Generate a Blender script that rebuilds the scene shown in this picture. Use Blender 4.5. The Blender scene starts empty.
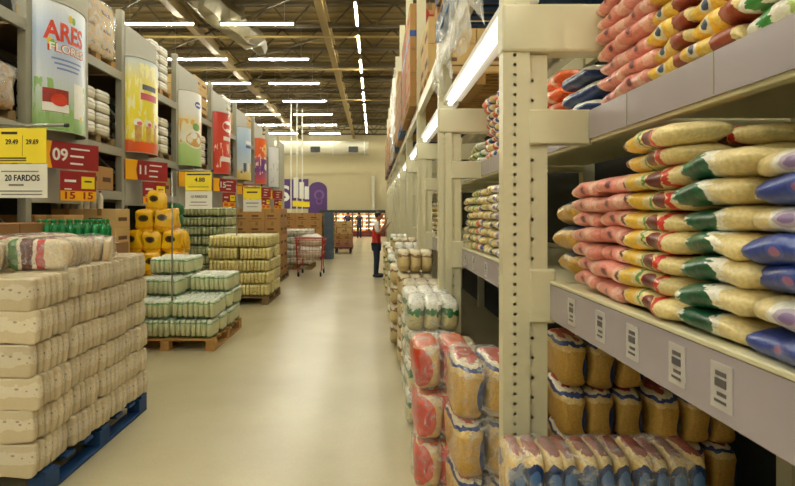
import bpy, bmesh, math, random
from mathutils import Vector, Matrix, noise
R = random.Random(7)
PI = math.pi
sc = bpy.context.scene
col = sc.collection
# ------------------------------------------------------------------ camera, world, exposure
CAMH = 1.6
F = 540.0                                     # focal length in pixels of the 795 x 486 frame
cam_d = bpy.data.cameras.new('camera'); cam = bpy.data.objects.new('camera', cam_d); col.objects.link(cam)
cam.location = (0, 0, CAMH); cam.rotation_euler = (PI/2, 0, 0)
cam_d.sensor_width = 36; cam_d.lens = 36*F/795; cam_d.shift_x = 23.5/795; cam_d.shift_y = -30/795
cam_d.clip_start = 0.05; cam_d.clip_end = 200
cam_d.dof.use_dof = True; cam_d.dof.focus_distance = 2.7; cam_d.dof.aperture_fstop = 7.0
sc.camera = cam
w = bpy.data.worlds.new('world'); sc.world = w; w.use_nodes = True
w.node_tree.nodes['Background'].inputs[0].default_value = (1, .93, .75, 1)
w.node_tree.nodes['Background'].inputs[1].default_value = 0.05
sc.view_settings.view_transform = 'Standard'; sc.view_settings.look = 'None'
sc.view_settings.gamma = 1; sc.view_settings.use_curve_mapping = False
sc.view_settings.exposure = 1.0
TUBE_E = 60.0                                 # strength of the ceiling tubes
STRIP_E = 2.6                                 # strength of the rack's own light strip
TUBE_C = (1, .975, .80, 1)

# ------------------------------------------------------------------ materials
def srgb(r, g, b):
    f = lambda c: (c/255/12.92) if c/255 <= .04045 else ((c/255+.055)/1.055)**2.4
    return (f(r), f(g), f(b), 1)
MATS = {}
def base_mat(name):
    m = bpy.data.materials.new(name); m.use_nodes = True
    nt = m.node_tree; b = nt.nodes['Principled BSDF']
    MATS[name] = m
    return m, nt, b
def N(nt, t, **kw):
    n = nt.nodes.new(t)
    for k, v in kw.items(): setattr(n, k, v)
    return n
def mat(name, c, rough=.5, metal=0, var=.12, scale=6, bump=0, bscale=40, coat=0):
    """plain procedural material with noise variation and optional bump"""
    if name in MATS: return MATS[name]
    m, nt, b = base_mat(name)
    tc = N(nt, 'ShaderNodeTexCoord'); nz = N(nt, 'ShaderNodeTexNoise'); nz.inputs['Scale'].default_value = scale
    nz.inputs['Detail'].default_value = 4
    nt.links.new(tc.outputs['Object'], nz.inputs['Vector'])
    mx = N(nt, 'ShaderNodeMix', data_type='RGBA')
    mx.inputs[6].default_value = tuple(max(0, x*(1-var)) for x in c[:3])+(1,)
    mx.inputs[7].default_value = tuple(min(1, x*(1+var)) for x in c[:3])+(1,)
    nt.links.new(nz.outputs['Fac'], mx.inputs[0]); nt.links.new(mx.outputs[2], b.inputs['Base Color'])
    b.inputs['Roughness'].default_value = rough; b.inputs['Metallic'].default_value = metal
    b.inputs['Coat Weight'].default_value = coat
    if bump:
        n2 = N(nt, 'ShaderNodeTexNoise'); n2.inputs['Scale'].default_value = bscale
        nt.links.new(tc.outputs['Object'], n2.inputs['Vector'])
        bp = N(nt, 'ShaderNodeBump'); bp.inputs['Strength'].default_value = bump; bp.inputs['Distance'].default_value = .01
        nt.links.new(n2.outputs['Fac'], bp.inputs['Height']); nt.links.new(bp.outputs[0], b.inputs['Normal'])
    return m
def emit(name, c, s):
    m = bpy.data.materials.new(name); m.use_nodes = True; nt = m.node_tree
    nt.nodes.remove(nt.nodes['Principled BSDF'])
    e = N(nt, 'ShaderNodeEmission'); e.inputs[0].default_value = c; e.inputs[1].default_value = s
    nt.links.new(e.outputs[0], nt.nodes['Material Output'].inputs[0]); return m
def band_mat(name, axis, bands, wob=.10, wscale=5, rough=.34, coat=.25, bump=.35, bscale=26, speck=None, speck_range=None, var=.12, logo=None, grain=.16):
    """printed plastic bag: colour bands along one generated axis with wobbly borders, optional specks of print"""
    m, nt, b = base_mat(name)
    tc = N(nt, 'ShaderNodeTexCoord'); oi = N(nt, 'ShaderNodeObjectInfo')
    sep = N(nt, 'ShaderNodeSeparateXYZ'); nt.links.new(tc.outputs['Generated'], sep.inputs[0])
    nz = N(nt, 'ShaderNodeTexNoise', noise_dimensions='4D'); nz.inputs['Scale'].default_value = wscale
    nt.links.new(tc.outputs['Generated'], nz.inputs['Vector'])
    mlt = N(nt, 'ShaderNodeMath', operation='MULTIPLY'); mlt.inputs[1].default_value = 9
    nt.links.new(oi.outputs['Random'], mlt.inputs[0]); nt.links.new(mlt.outputs[0], nz.inputs['W'])
    ma = N(nt, 'ShaderNodeMath', operation='MULTIPLY_ADD'); ma.inputs[1].default_value = wob*2; 
    nt.links.new(nz.outputs['Fac'], ma.inputs[0])
    sub = N(nt, 'ShaderNodeMath', operation='SUBTRACT'); sub.inputs[1].default_value = wob
    nt.links.new(sep.outputs['XYZ'.index(axis)], sub.inputs[0]); nt.links.new(sub.outputs[0], ma.inputs[2])
    cr = N(nt, 'ShaderNodeValToRGB'); cr.color_ramp.interpolation = 'CONSTANT'
    els = cr.color_ramp.elements
    while len(els) < len(bands): els.new(.5)
    for e, (p, c) in zip(els, bands): e.position = p
    for e, (p, c) in zip(els, bands): e.color = c
    nt.links.new(ma.outputs[0], cr.inputs[0])
    out = cr.outputs[0]
    if speck:
        ns = N(nt, 'ShaderNodeTexVoronoi'); ns.inputs['Scale'].default_value = speck[1]
        nt.links.new(tc.outputs['Generated'], ns.inputs['Vector'])
        ls = N(nt, 'ShaderNodeMath', operation='LESS_THAN'); ls.inputs[1].default_value = speck[2]
        nt.links.new(ns.outputs['Distance'], ls.inputs[0])
        fac = ls.outputs[0]
        if speck_range:
            ax = speck_range[0]
            g = N(nt, 'ShaderNodeMath', operation='GREATER_THAN'); g.inputs[1].default_value = speck_range[1]
            l = N(nt, 'ShaderNodeMath', operation='LESS_THAN'); l.inputs[1].default_value = speck_range[2]
            nt.links.new(sep.outputs['XYZ'.index(ax)], g.inputs[0]); nt.links.new(sep.outputs['XYZ'.index(ax)], l.inputs[0])
            m1 = N(nt, 'ShaderNodeMath', operation='MULTIPLY'); m2 = N(nt, 'ShaderNodeMath', operation='MULTIPLY')
            nt.links.new(g.outputs[0], m1.inputs[0]); nt.links.new(l.outputs[0], m1.inputs[1])
            nt.links.new(m1.outputs[0], m2.inputs[0]); nt.links.new(fac, m2.inputs[1]); fac = m2.outputs[0]
        mx = N(nt, 'ShaderNodeMix', data_type='RGBA'); mx.inputs[7].default_value = speck[0]
        nt.links.new(fac, mx.inputs[0]); nt.links.new(out, mx.inputs[6]); out = mx.outputs[2]
    gn = N(nt, 'ShaderNodeTexNoise'); gn.inputs['Scale'].default_value = 110; gn.inputs['Detail'].default_value = 2; nt.links.new(tc.outputs['Object'], gn.inputs[0])
    gm = N(nt, 'ShaderNodeMapRange'); gm.inputs[1].default_value = .3; gm.inputs[2].default_value = .7; gm.inputs[3].default_value = 1-grain; gm.inputs[4].default_value = 1+grain*.7; nt.links.new(gn.outputs[0], gm.inputs[0])
    gx = N(nt, 'ShaderNodeMix', data_type='RGBA', blend_type='MULTIPLY'); gx.inputs[0].default_value = 1
    nt.links.new(out, gx.inputs[6]); nt.links.new(gm.outputs[0], gx.inputs[7]); out = gx.outputs[2]
    if logo:
        lc, cx, cz, rx, rz_, axs, lc2 = logo
        parts_ = []
        for a_, c_, r_ in ((axs[0], cx, rx), (axs[1], cz, rz_)):
            q1 = N(nt, 'ShaderNodeMath', operation='SUBTRACT'); q1.inputs[1].default_value = c_; nt.links.new(sep.outputs['XYZ'.index(a_)], q1.inputs[0])
            q2 = N(nt, 'ShaderNodeMath', operation='DIVIDE'); q2.inputs[1].default_value = r_; nt.links.new(q1.outputs[0], q2.inputs[0])
            q3 = N(nt, 'ShaderNodeMath', operation='POWER'); q3.inputs[1].default_value = 2; nt.links.new(q2.outputs[0], q3.inputs[0]); parts_.append(q3)
        qs = N(nt, 'ShaderNodeMath', operation='ADD'); nt.links.new(parts_[0].outputs[0], qs.inputs[0]); nt.links.new(parts_[1].outputs[0], qs.inputs[1])
        qn = N(nt, 'ShaderNodeMath', operation='MULTIPLY_ADD'); qn.inputs[1].default_value = .8; nt.links.new(nz.outputs['Fac'], qn.inputs[0]); nt.links.new(qs.outputs[0], qn.inputs[2])
        for th_, cc in ((1.4, lc), (.75, lc2)):
            ql = N(nt, 'ShaderNodeMath', operation='LESS_THAN'); ql.inputs[1].default_value = th_; nt.links.new(qn.outputs[0], ql.inputs[0])
            mm = N(nt, 'ShaderNodeMix', data_type='RGBA'); mm.inputs[7].default_value = cc; nt.links.new(ql.outputs[0], mm.inputs[0]); nt.links.new(out, mm.inputs[6]); out = mm.outputs[2]
    hv = N(nt, 'ShaderNodeHueSaturation')
    mr = N(nt, 'ShaderNodeMapRange'); mr.inputs[3].default_value = 1-var; mr.inputs[4].default_value = 1+var
    nt.links.new(oi.outputs['Random'], mr.inputs[0]); nt.links.new(mr.outputs[0], hv.inputs['Value'])
    nt.links.new(out, hv.inputs['Color']); nt.links.new(hv.outputs[0], b.inputs['Base Color'])
    b.inputs['Roughness'].default_value = rough; b.inputs['Coat Weight'].default_value = coat; b.inputs['Coat Roughness'].default_value = .15
    n2 = N(nt, 'ShaderNodeTexNoise'); n2.inputs['Scale'].default_value = bscale; n2.inputs['Detail'].default_value = 3
    nt.links.new(tc.outputs['Object'], n2.inputs['Vector'])
    bp = N(nt, 'ShaderNodeBump'); bp.inputs['Strength'].default_value = bump; bp.inputs['Distance'].default_value = .012
    nt.links.new(n2.outputs['Fac'], bp.inputs['Height']); nt.links.new(bp.outputs[0], b.inputs['Normal'])
    return m
def film_mat(name, c=(1, 1, 1, 1), fac=.22, ns=14, lo=.45, hi=.72):
    m = bpy.data.materials.new(name); m.use_nodes = True; nt = m.node_tree
    nt.nodes.remove(nt.nodes['Principled BSDF'])
    tr = N(nt, 'ShaderNodeBsdfTransparent'); gl = N(nt, 'ShaderNodeBsdfPrincipled')
    gl.inputs['Base Color'].default_value = c; gl.inputs['Roughness'].default_value = .18
    tc = N(nt, 'ShaderNodeTexCoord'); nz = N(nt, 'ShaderNodeTexNoise'); nz.inputs['Scale'].default_value = ns
    nz.inputs['Detail'].default_value = 5; nz.inputs['Distortion'].default_value = 1.5
    nt.links.new(tc.outputs['Object'], nz.inputs['Vector'])
    bp = N(nt, 'ShaderNodeBump'); bp.inputs['Strength'].default_value = .9; bp.inputs['Distance'].default_value = .02
    nt.links.new(nz.outputs['Fac'], bp.inputs['Height']); nt.links.new(bp.outputs[0], gl.inputs['Normal'])
    mr = N(nt, 'ShaderNodeMapRange'); mr.inputs[1].default_value = lo; mr.inputs[2].default_value = hi
    mr.inputs[3].default_value = fac*.35; mr.inputs[4].default_value = min(1, fac*2.1)
    nt.links.new(nz.outputs['Fac'], mr.inputs[0])
    mx = N(nt, 'ShaderNodeMixShader'); nt.links.new(mr.outputs[0], mx.inputs[0])
    nt.links.new(tr.outputs[0], mx.inputs[1]); nt.links.new(gl.outputs[0], mx.inputs[2])
    nt.links.new(mx.outputs[0], nt.nodes['Material Output'].inputs[0]); return m

M_cream = mat('rack_cream', srgb(214, 207, 172), .42, var=.05)
M_grey = mat('rack_grey', srgb(150, 146, 128), .5, var=.07)
M_board = mat('board_grey', srgb(166, 162, 144), .55, var=.05)
M_dark = mat('dark_steel', srgb(44, 46, 44), .6)
M_back = mat('painted_darkness', srgb(36, 40, 36), .8)  # darkness behind the racks, put into the colour of added sheets
M_rail = mat('price_rail', srgb(166, 156, 162), .22, var=.10, scale=3)
M_white = mat('white_paper', srgb(226, 222, 206), .6, var=.03)
M_wht = mat('white_paint', srgb(232, 230, 220), .45, var=.03)
M_yel = mat('yellow_card', srgb(240, 215, 30), .5, var=.04)
M_gold = mat('sign_yellow', srgb(244, 176, 12), .45, var=.03)
M_red = mat('sign_red', srgb(150, 26, 24), .45, var=.04)
M_ink = mat('black_ink', srgb(30, 28, 26), .6)
M_blue_p = mat('blue_pallet', srgb(16, 62, 112), .6, var=.3, scale=9)
M_wood = mat('pallet_wood', srgb(168, 126, 66), .75, var=.25, scale=9, bump=.3)
M_wood2 = mat('pallet_wood_grey', srgb(128, 104, 66), .75, var=.25, scale=9, bump=.3)
M_carton = mat('carton_tan', srgb(176, 132, 74), .75, var=.10, scale=4)
M_carton2 = mat('carton_brown', srgb(146, 104, 54), .75, var=.12, scale=4)
M_carton3 = mat('carton_pale', srgb(198, 164, 104), .75, var=.1, scale=4)
M_tape = mat('packing_tape', srgb(150, 116, 70), .25)
M_print = mat('carton_print', srgb(96, 60, 30), .7)
M_printred = mat('carton_print_red', srgb(178, 52, 32), .7)
M_tapeblue = mat('blue_tape', srgb(24, 68, 140), .4)
M_roof = mat('roof_deck', srgb(122, 102, 54), .8, var=.2, scale=1.2)
M_beam = mat('girder_paint', srgb(146, 124, 70), .6, var=.1)
M_joist = mat('joist_dark', srgb(84, 72, 44), .7, var=.15)
M_duct = mat('duct_white', srgb(206, 200, 176), .5, var=.05)
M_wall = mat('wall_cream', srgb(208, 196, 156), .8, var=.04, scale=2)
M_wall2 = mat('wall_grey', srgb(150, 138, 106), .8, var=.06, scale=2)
M_purple = mat('purple_panel', srgb(78, 34, 112), .5)
M_lilac = mat('lilac_print', srgb(122, 74, 150), .5)
M_redm = mat('red_plastic', srgb(186, 34, 28), .35)
M_chrome = mat('steel_wire', srgb(160, 158, 150), .3, metal=.8)
M_rub = mat('black_rubber', srgb(26, 26, 26), .6)
M_film = film_mat('clear_film', fac=.20)
M_film2 = film_mat('cloudy_film', c=(.86, .85, .78, 1), fac=.30, ns=5, lo=.2, hi=.9)
M_skin = mat('skin', srgb(176, 120, 88), .5, var=.05)
M_hair = mat('hair', srgb(46, 30, 22), .6)
M_jean = mat('dark_jeans', srgb(28, 40, 62), .8, var=.2, scale=12)
M_vest = mat('red_vest', srgb(196, 36, 28), .6, var=.08)
M_shirt = mat('white_shirt', srgb(228, 222, 210), .7)
M_shoe = mat('black_shoe', srgb(24, 22, 22), .5)
M_tube = emit('tube_glow', TUBE_C, TUBE_E)
M_strip = emit('strip_glow', (1, .97, .86, 1), STRIP_E)

def floor_mat():
    m, nt, b = base_mat('polished_concrete')
    tc = N(nt, 'ShaderNodeTexCoord')
    n1 = N(nt, 'ShaderNodeTexNoise'); n1.inputs['Scale'].default_value = .9; n1.inputs['Detail'].default_value = 6
    n2 = N(nt, 'ShaderNodeTexNoise'); n2.inputs['Scale'].default_value = 60; n2.inputs['Detail'].default_value = 2
    nt.links.new(tc.outputs['Object'], n1.inputs[0]); nt.links.new(tc.outputs['Object'], n2.inputs[0])
    cr = N(nt, 'ShaderNodeValToRGB'); e = cr.color_ramp.elements
    e[0].position = .3; e[0].color = srgb(182, 170, 134); e[1].position = .72; e[1].color = srgb(202, 192, 158)
    nt.links.new(n1.outputs[0], cr.inputs[0])
    mx = N(nt, 'ShaderNodeMix', data_type='RGBA', blend_type='OVERLAY'); mx.inputs[0].default_value = .12
    nt.links.new(cr.outputs[0], mx.inputs[6]); nt.links.new(n2.outputs['Color'], mx.inputs[7])
    nt.links.new(mx.outputs[2], b.inputs['Base Color'])
    mr = N(nt, 'ShaderNodeMapRange'); mr.inputs[3].default_value = .275; mr.inputs[4].default_value = .315
    nt.links.new(n1.outputs[0], mr.inputs[0]); nt.links.new(mr.outputs[0], b.inputs['Roughness'])
    b.inputs['Specular IOR Level'].default_value = .5
    n3 = N(nt, 'ShaderNodeTexNoise'); n3.inputs['Scale'].default_value = 3
    nt.links.new(tc.outputs['Object'], n3.inputs[0])
    bp = N(nt, 'ShaderNodeBump'); bp.inputs['Strength'].default_value = .02; bp.inputs['Distance'].default_value = .005
    nt.links.new(n3.outputs[0], bp.inputs['Height']); nt.links.new(bp.outputs[0], b.inputs['Normal'])
    return m
M_floor = floor_mat()

# ------------------------------------------------------------------ mesh helpers
class MB:
    def __init__(s): s.v = []; s.f = []; s.m = []; s.mats = []
    def mi(s, m):
        if m not in s.mats: s.mats.append(m)
        return s.mats.index(m)
    def add(s, vs, fs, m):
        o = len(s.v); k = s.mi(m); s.v += [tuple(v) for v in vs]
        for f in fs: s.f.append(tuple(i+o for i in f)); s.m.append(k)
        return s
    def box(s, x0, x1, y0, y1, z0, z1, m):
        vs = [(x, y, z) for z in (z0, z1) for y in (y0, y1) for x in (x0, x1)]
        return s.add(vs, [(0, 2, 3, 1), (4, 5, 7, 6), (0, 1, 5, 4), (2, 6, 7, 3), (0, 4, 6, 2), (1, 3, 7, 5)], m)
    def bar(s, a, b, w, h, m, up=(0, 0, 1)):
        a = Vector(a); b = Vector(b); d = (b-a).normalized(); u = Vector(up)
        if abs(d.dot(u)) > .98: u = Vector((1, 0, 0))
        x = d.cross(u).normalized(); z = x.cross(d)
        vs = [p + x*sx*w/2 + z*sz*h/2 for p in (a, b) for sx, sz in ((-1, -1), (1, -1), (1, 1), (-1, 1))]
        return s.add(vs, [(3, 2, 1, 0), (4, 5, 6, 7), (0, 1, 5, 4), (1, 2, 6, 5), (2, 3, 7, 6), (3, 0, 4, 7)], m)
    def tube(s, pts, r, m, n=8, cap=True):
        pts = [Vector(p) for p in pts]; rs = r if isinstance(r, (list, tuple)) else [r]*len(pts)
        vs = []; ref = None
        for i, p in enumerate(pts):
            d = (pts[min(i+1, len(pts)-1)]-pts[max(i-1, 0)]).normalized()
            if ref is None: ref = Vector((0, 0, 1)) if abs(d.z) < .9 else Vector((1, 0, 0))
            x = d.cross(ref).normalized(); y = x.cross(d).normalized(); ref = y
            vs += [p + (x*math.cos(2*PI*k/n)+y*math.sin(2*PI*k/n))*rs[i] for k in range(n)]
        fs = [(i*n+k, i*n+(k+1) % n, (i+1)*n+(k+1) % n, (i+1)*n+k) for i in range(len(pts)-1) for k in range(n)]
        if cap: fs += [tuple(range(n))[::-1], tuple((len(pts)-1)*n+k for k in range(n))]
        return s.add(vs, fs, m)
    def sup(s, c, r, m, n1=4.0, n2=4.0, nu=16, nv=8, jit=0, seed=0):
        """superellipsoid (puffy box)"""
        sp = lambda t, e: math.copysign(abs(t)**(2/e), t)
        vs = []; 
        for j in range(1, nv):
            ph = -PI/2 + PI*j/nv
            for i in range(nu):
                th = 2*PI*i/nu
                x = r[0]*sp(math.cos(ph), n1)*sp(math.cos(th), n2); y = r[1]*sp(math.cos(ph), n1)*sp(math.sin(th), n2); z = r[2]*sp(math.sin(ph), n1)
                if jit:
                    d = noise.noise_vector(Vector((x*9+seed*3.1, y*9+seed, z*9)))*jit; x += d.x; y += d.y; z += d.z
                vs.append((c[0]+x, c[1]+y, c[2]+z))
        b = len(vs); vs += [(c[0], c[1], c[2]-r[2]*.97), (c[0], c[1], c[2]+r[2]*.97)]
        fs = [(j*nu+i, j*nu+(i+1) % nu, (j+1)*nu+(i+1) % nu, (j+1)*nu+i) for j in range(nv-2) for i in range(nu)]
        fs += [(b, (i+1) % nu, i) for i in range(nu)] + [(b+1, (nv-2)*nu+i, (nv-2)*nu+(i+1) % nu) for i in range(nu)]
        return s.add(vs, fs, m)
    def mesh(s, name, bevel=0, smooth=False, seg=1):
        me = bpy.data.meshes.new(name); me.from_pydata(s.v, [], s.f)
        for m in s.mats: me.materials.append(m)
        me.polygons.foreach_set('material_index', s.m)
        if bevel:
            bm = bmesh.new(); bm.from_mesh(me)
            bmesh.ops.bevel(bm, geom=bm.edges[:], offset=bevel, segments=seg, affect='EDGES', profile=.5, clamp_overlap=True)
            bm.to_mesh(me); bm.free()
        if smooth: me.polygons.foreach_set('use_smooth', [True]*len(me.polygons))
        me.update(); return me
    def obj(s, name, parent=None, bevel=0, smooth=False, seg=1): return inst(name, s.mesh(name, bevel, smooth, seg), parent=parent)
def inst(name, data, loc=(0, 0, 0), rz=0, parent=None, rot=None, scale=None):
    o = bpy.data.objects.new(name, data); col.objects.link(o)
    o.location = loc; o.rotation_euler = rot if rot else (0, 0, rz)
    if scale: o.scale = scale
    if parent: o.parent = parent
    return o
def tag(o, label, cat, group=None):
    o['label'] = label; o['category'] = cat
    if group: o['group'] = group
    return o
def struct(o): o['kind'] = 'structure'; return o
def empty(name, loc, rz=0): 
    o = inst(name, None, loc, rz); o.empty_display_size = .1; return o
ORD = ['bottom', 'second', 'third', 'fourth', 'fifth', 'sixth', 'seventh', 'eighth', 'ninth', 'tenth', 'eleventh', 'twelfth']
NTH = ['first', 'second', 'third', 'fourth', 'fifth', 'sixth', 'seventh', 'eighth', 'ninth', 'tenth', 'eleventh', 'twelfth', 'thirteenth', 'fourteenth', 'fifteenth', 'sixteenth', 'seventeenth', 'eighteenth', 'nineteenth', 'twentieth']
def text(txt, size, m, width=None, depth=.002, off=.022):
    """text as mesh data lying in local XY, centred"""
    c = bpy.data.curves.new('text', 'FONT'); c.body = txt; c.size = size; c.align_x = 'CENTER'; c.align_y = 'CENTER'; c.extrude = depth
    c.resolution_u = 3; c.offset = size*off
    o = bpy.data.objects.new('text', c); col.objects.link(o)
    dg = bpy.context.evaluated_depsgraph_get(); me = bpy.data.meshes.new_from_object(o.evaluated_get(dg))
    bpy.data.objects.remove(o); bpy.data.curves.remove(c)
    me.materials.clear(); me.materials.append(m)
    if width:
        xs = [v.co.x for v in me.vertices]; k = width/(max(xs)-min(xs))
        for v in me.vertices: v.co.x *= k
    return me
FRONT = (PI/2, 0, 0)                            # text facing the camera (-Y)

# ------------------------------------------------------------------ setting
X_L, X_R, Y_N, Y_F, Z_C = -15.0, 6.0, -15.0, 37.5, 7.7
struct(MB().box(X_L, X_R, Y_N, Y_F, -.1, 0, M_floor).obj('floor'))
ceil = MB()
ceil.box(X_L, X_R, Y_N, Y_F, Z_C+.06, Z_C+.16, M_roof)
ceil = struct(ceil.obj('ceiling'))
rib = MB().box(X_L, X_R, -.11, .11, Z_C, Z_C+.06, M_roof).mesh('deck_rib')
y = Y_N+.3
while y < Y_F: inst('deck_rib', rib, (0, y, 0), parent=ceil); y += .55
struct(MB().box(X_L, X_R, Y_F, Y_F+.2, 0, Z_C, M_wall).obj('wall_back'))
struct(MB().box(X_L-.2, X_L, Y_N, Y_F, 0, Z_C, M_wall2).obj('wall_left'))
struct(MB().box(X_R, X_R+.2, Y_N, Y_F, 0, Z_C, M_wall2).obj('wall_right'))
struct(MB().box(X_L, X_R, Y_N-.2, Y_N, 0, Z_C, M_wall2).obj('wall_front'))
# girders along the building and lattice joists across it
for gx in (-12.5, -8.8, -5.1, -1.37, 2.3):
    g = MB(); g.box(gx-.10, gx+.10, Y_N, Y_F, 6.74, 6.80, M_beam); g.box(gx-.03, gx+.03, Y_N, Y_F, 6.80, 7.1, M_beam); g.box(gx-.10, gx+.10, Y_N, Y_F, 7.1, 7.15, M_beam)
    g.obj('girder', ceil)
jm = MB(); zb, zt = 6.98, 7.64
for z in (zb, zt): jm.box(X_L, X_R, -.05, .05, z-.04, z+.04, M_joist)
x = X_L; k = 0
while x < X_R-.7:
    jm.bar((x, 0, zb if k % 2 else zt), (x+.6, 0, zt if k % 2 else zb), .05, .05, M_joist); x += .6; k += 1
jm = jm.mesh('roof_joist')
for k in range(25): inst('roof_joist', jm, (0, -14.25+k*2.13, 0), parent=ceil)
for sy in (9.0, 12.1, 15.4, 18.9, 24): MB().tube([(X_L, sy, 6.62), (X_R, sy, 6.62)], .035, M_beam).obj('sprinkler_pipe', ceil, smooth=True)
# diagonal braces between the girders
for k in range(9):
    MB().bar((-5.1, 6+k*3.4, 6.95), (-8.8, 9.4+k*3.4, 6.95), .05, .05, M_joist).obj('roof_brace', ceil)
    MB().bar((-1.37, 6+k*3.4, 6.95), (-5.1, 9.4+k*3.4, 6.95), .05, .05, M_joist).obj('roof_brace', ceil)

# ceiling tubes; rows behind the camera are added for more front light
def tube_light(L, along):
    mb = MB(); h = MB()
    if along == 'x':
        h.box(-L/2, L/2, -.034, .034, .026, .06, M_wht); mb.tube([(-L/2+.02, 0, 0), (L/2-.02, 0, 0)], .018, M_tube, 8)
        wr = [((-L/2+.25, 0, .09), (-L/2+.25, 0, 1.9)), ((L/2-.25, 0, .09), (L/2-.25, 0, 1.9))]
    else:
        h.box(-.034, .034, -L/2, L/2, .026, .06, M_wht); mb.tube([(0, -L/2+.02, 0), (0, L/2-.02, 0)], .018, M_tube, 8)
        wr = [((0, -L/2+.2, .09), (0, -L/2+.2, 1.0)), ((0, L/2-.2, .09), (0, L/2-.2, 1.0))]
    wm = MB()
    for a, b in wr: wm.tube([a, (b[0], b[1], Z_C+.07-6.6)], .006, M_chrome, 5)
    return h.mesh('housing'), mb.mesh('tube', smooth=True), wm.mesh('hanger_wire')
hx, tx, wx = tube_light(1.95, 'x'); hy, ty, wy = tube_light(1.55, 'y')
def add_tube(meshes, x, y, label, group):
    e = empty('tube_light', (x, y, 6.6)); tag(e, label, 'ceiling light', group)
    for n, me in zip(('housing', 'tube', 'hanger_wire'), meshes): inst(n, me, parent=e)
colname = {-10.95: 'in the fourth column left of the aisle', -8.35: 'in the third column left of the aisle', -5.75: 'in the second column left of the aisle', -3.1: 'in the column just left of the aisle', 2.2: 'right of the tall rack'}
for cx, cn in colname.items():
    for r in range(15):
        yy = 34 - r*3.28
        add_tube((hx, tx, wx), cx, yy, 'crosswise ceiling tube %s, %s from the back wall' % (cn, NTH[r]), 'crosswise ceiling tubes')
for k in range(20):
    add_tube((hy, ty, wy), -.45, 13.65+(k-11)*2.4, 'white lengthwise ceiling tube over the aisle, %s from the store front' % NTH[k], 'lengthwise ceiling tubes')
# air duct in front of the back wall
d = empty('air_duct', (0, 34.5, 5.75)); tag(d, 'long round white air duct in front of the cream back wall', 'duct')
MB().tube([(-12, 0, 0), (-7, 0, 0), (-.35, 0, 0)], .45, M_duct, 20).obj('pipe', d, smooth=True)
for vx in (-6.2, -3.7, -1.3): MB().box(vx-.3, vx+.3, -.47, -.30, -.3, .05, M_dark).obj('vent', d, bevel=.02)
for vx in (-9, -6.9, -4.8, -2.6, -.6): MB().tube([(vx-.03, 0, 0), (vx+.03, 0, 0)], .465, M_wht, 20).obj('collar', d)
for vx in (-8, -4, -.8): MB().tube([(vx, 0, .45), (vx, 0, 2.02)], .012, M_chrome, 5).obj('hanger', d)
# crumpled wrapped duct under the roof
wd = empty('wrapped_air_unit', (-3.95, 15.4, 7.0)); tag(wd, 'grey plastic wrapped air unit hanging under the roof', 'air unit')
m = MB(); pts = []; rs = []
for i in range(9):
    t = i/8; pts.append((-.5+t*.9, -1.8+t*3.2, .10-t*.30+.05*math.sin(i*2.1))); rs.append(.22+.22*math.sin(PI*min(1, .2+t*.75))*(1+.16*math.sin(i*1.9)))
m.tube(pts, rs, mat('wrap_grey', srgb(140, 132, 104), .5, var=.3), 7); me = m.mesh('wrapped_body')
for v in me.vertices: v.co += noise.noise_vector(v.co*1.7)*.16
inst('wrapped_body', me, parent=wd)
for t in (.2, .7): MB().tube([(-.5+t*.9, -1.8+t*3.2, .1), (-.5+t*.9, -1.8+t*3.2, .76)], .02, M_chrome, 6).obj('hanger', wd)

# ------------------------------------------------------------------ bags
def bag_mesh(name, L, W, T, m, seed=0, nr=18, ns=16):
    """pillow bag, length along X, crimped seals at both ends, resting on z = 0"""
    mb = MB(); vs = []; sp = lambda t, e: math.copysign(abs(t)**(2/e), t)
    for i in range(nr+1):
        u = -1+2*i/nr
        a = abs(u)
        q = max(0, 1-(a/.965)**8)
        w, t = W*(.78+.22*q**.5), T*max(.10, (q**.5)*(1-.18*a*a))
        if a > .99: w *= .96
        for k in range(ns):
            th = 2*PI*k/ns
            p = Vector((u*L/2, w/2*sp(math.cos(th), 2.7), t/2*sp(math.sin(th), 2.7)))
            d = noise.noise_vector(Vector((p.x*11+seed*5.3, p.y*11, p.z*11+seed)))
            f = 0 if a > .93 else 1
            p += Vector((d.x*.006, d.y*.016, d.z*.012*f))
            if a > .9: p.z += .012*math.sin(seed*2.4+u*2)*(a-.9)*10 - .004
            vs.append((p.x, p.y, p.z+T/2))
    fs = [(i*ns+k, i*ns+(k+1) % ns, (i+1)*ns+(k+1) % ns, (i+1)*ns+k) for i in range(nr) for k in range(ns)]
    fs += [tuple(range(ns))[::-1], tuple(nr*ns+k for k in range(ns))]
    mb.add(vs, [f[::-1] for f in fs], m); return mb.mesh(name, smooth=True)
C_cream = srgb(228, 208, 148); C_white = srgb(236, 232, 218); C_maroon = srgb(120, 28, 26); C_green = srgb(22, 92, 58)
C_pink = srgb(230, 152, 136); C_yellow = srgb(236, 190, 60); C_blue = srgb(30, 58, 142); C_orange = srgb(226, 98, 40); C_tan = srgb(196, 160, 98)
C_ltgreen = srgb(90, 150, 70); C_red = srgb(206, 44, 34); C_gold = srgb(206, 160, 72); C_brown = srgb(110, 74, 46)
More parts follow.
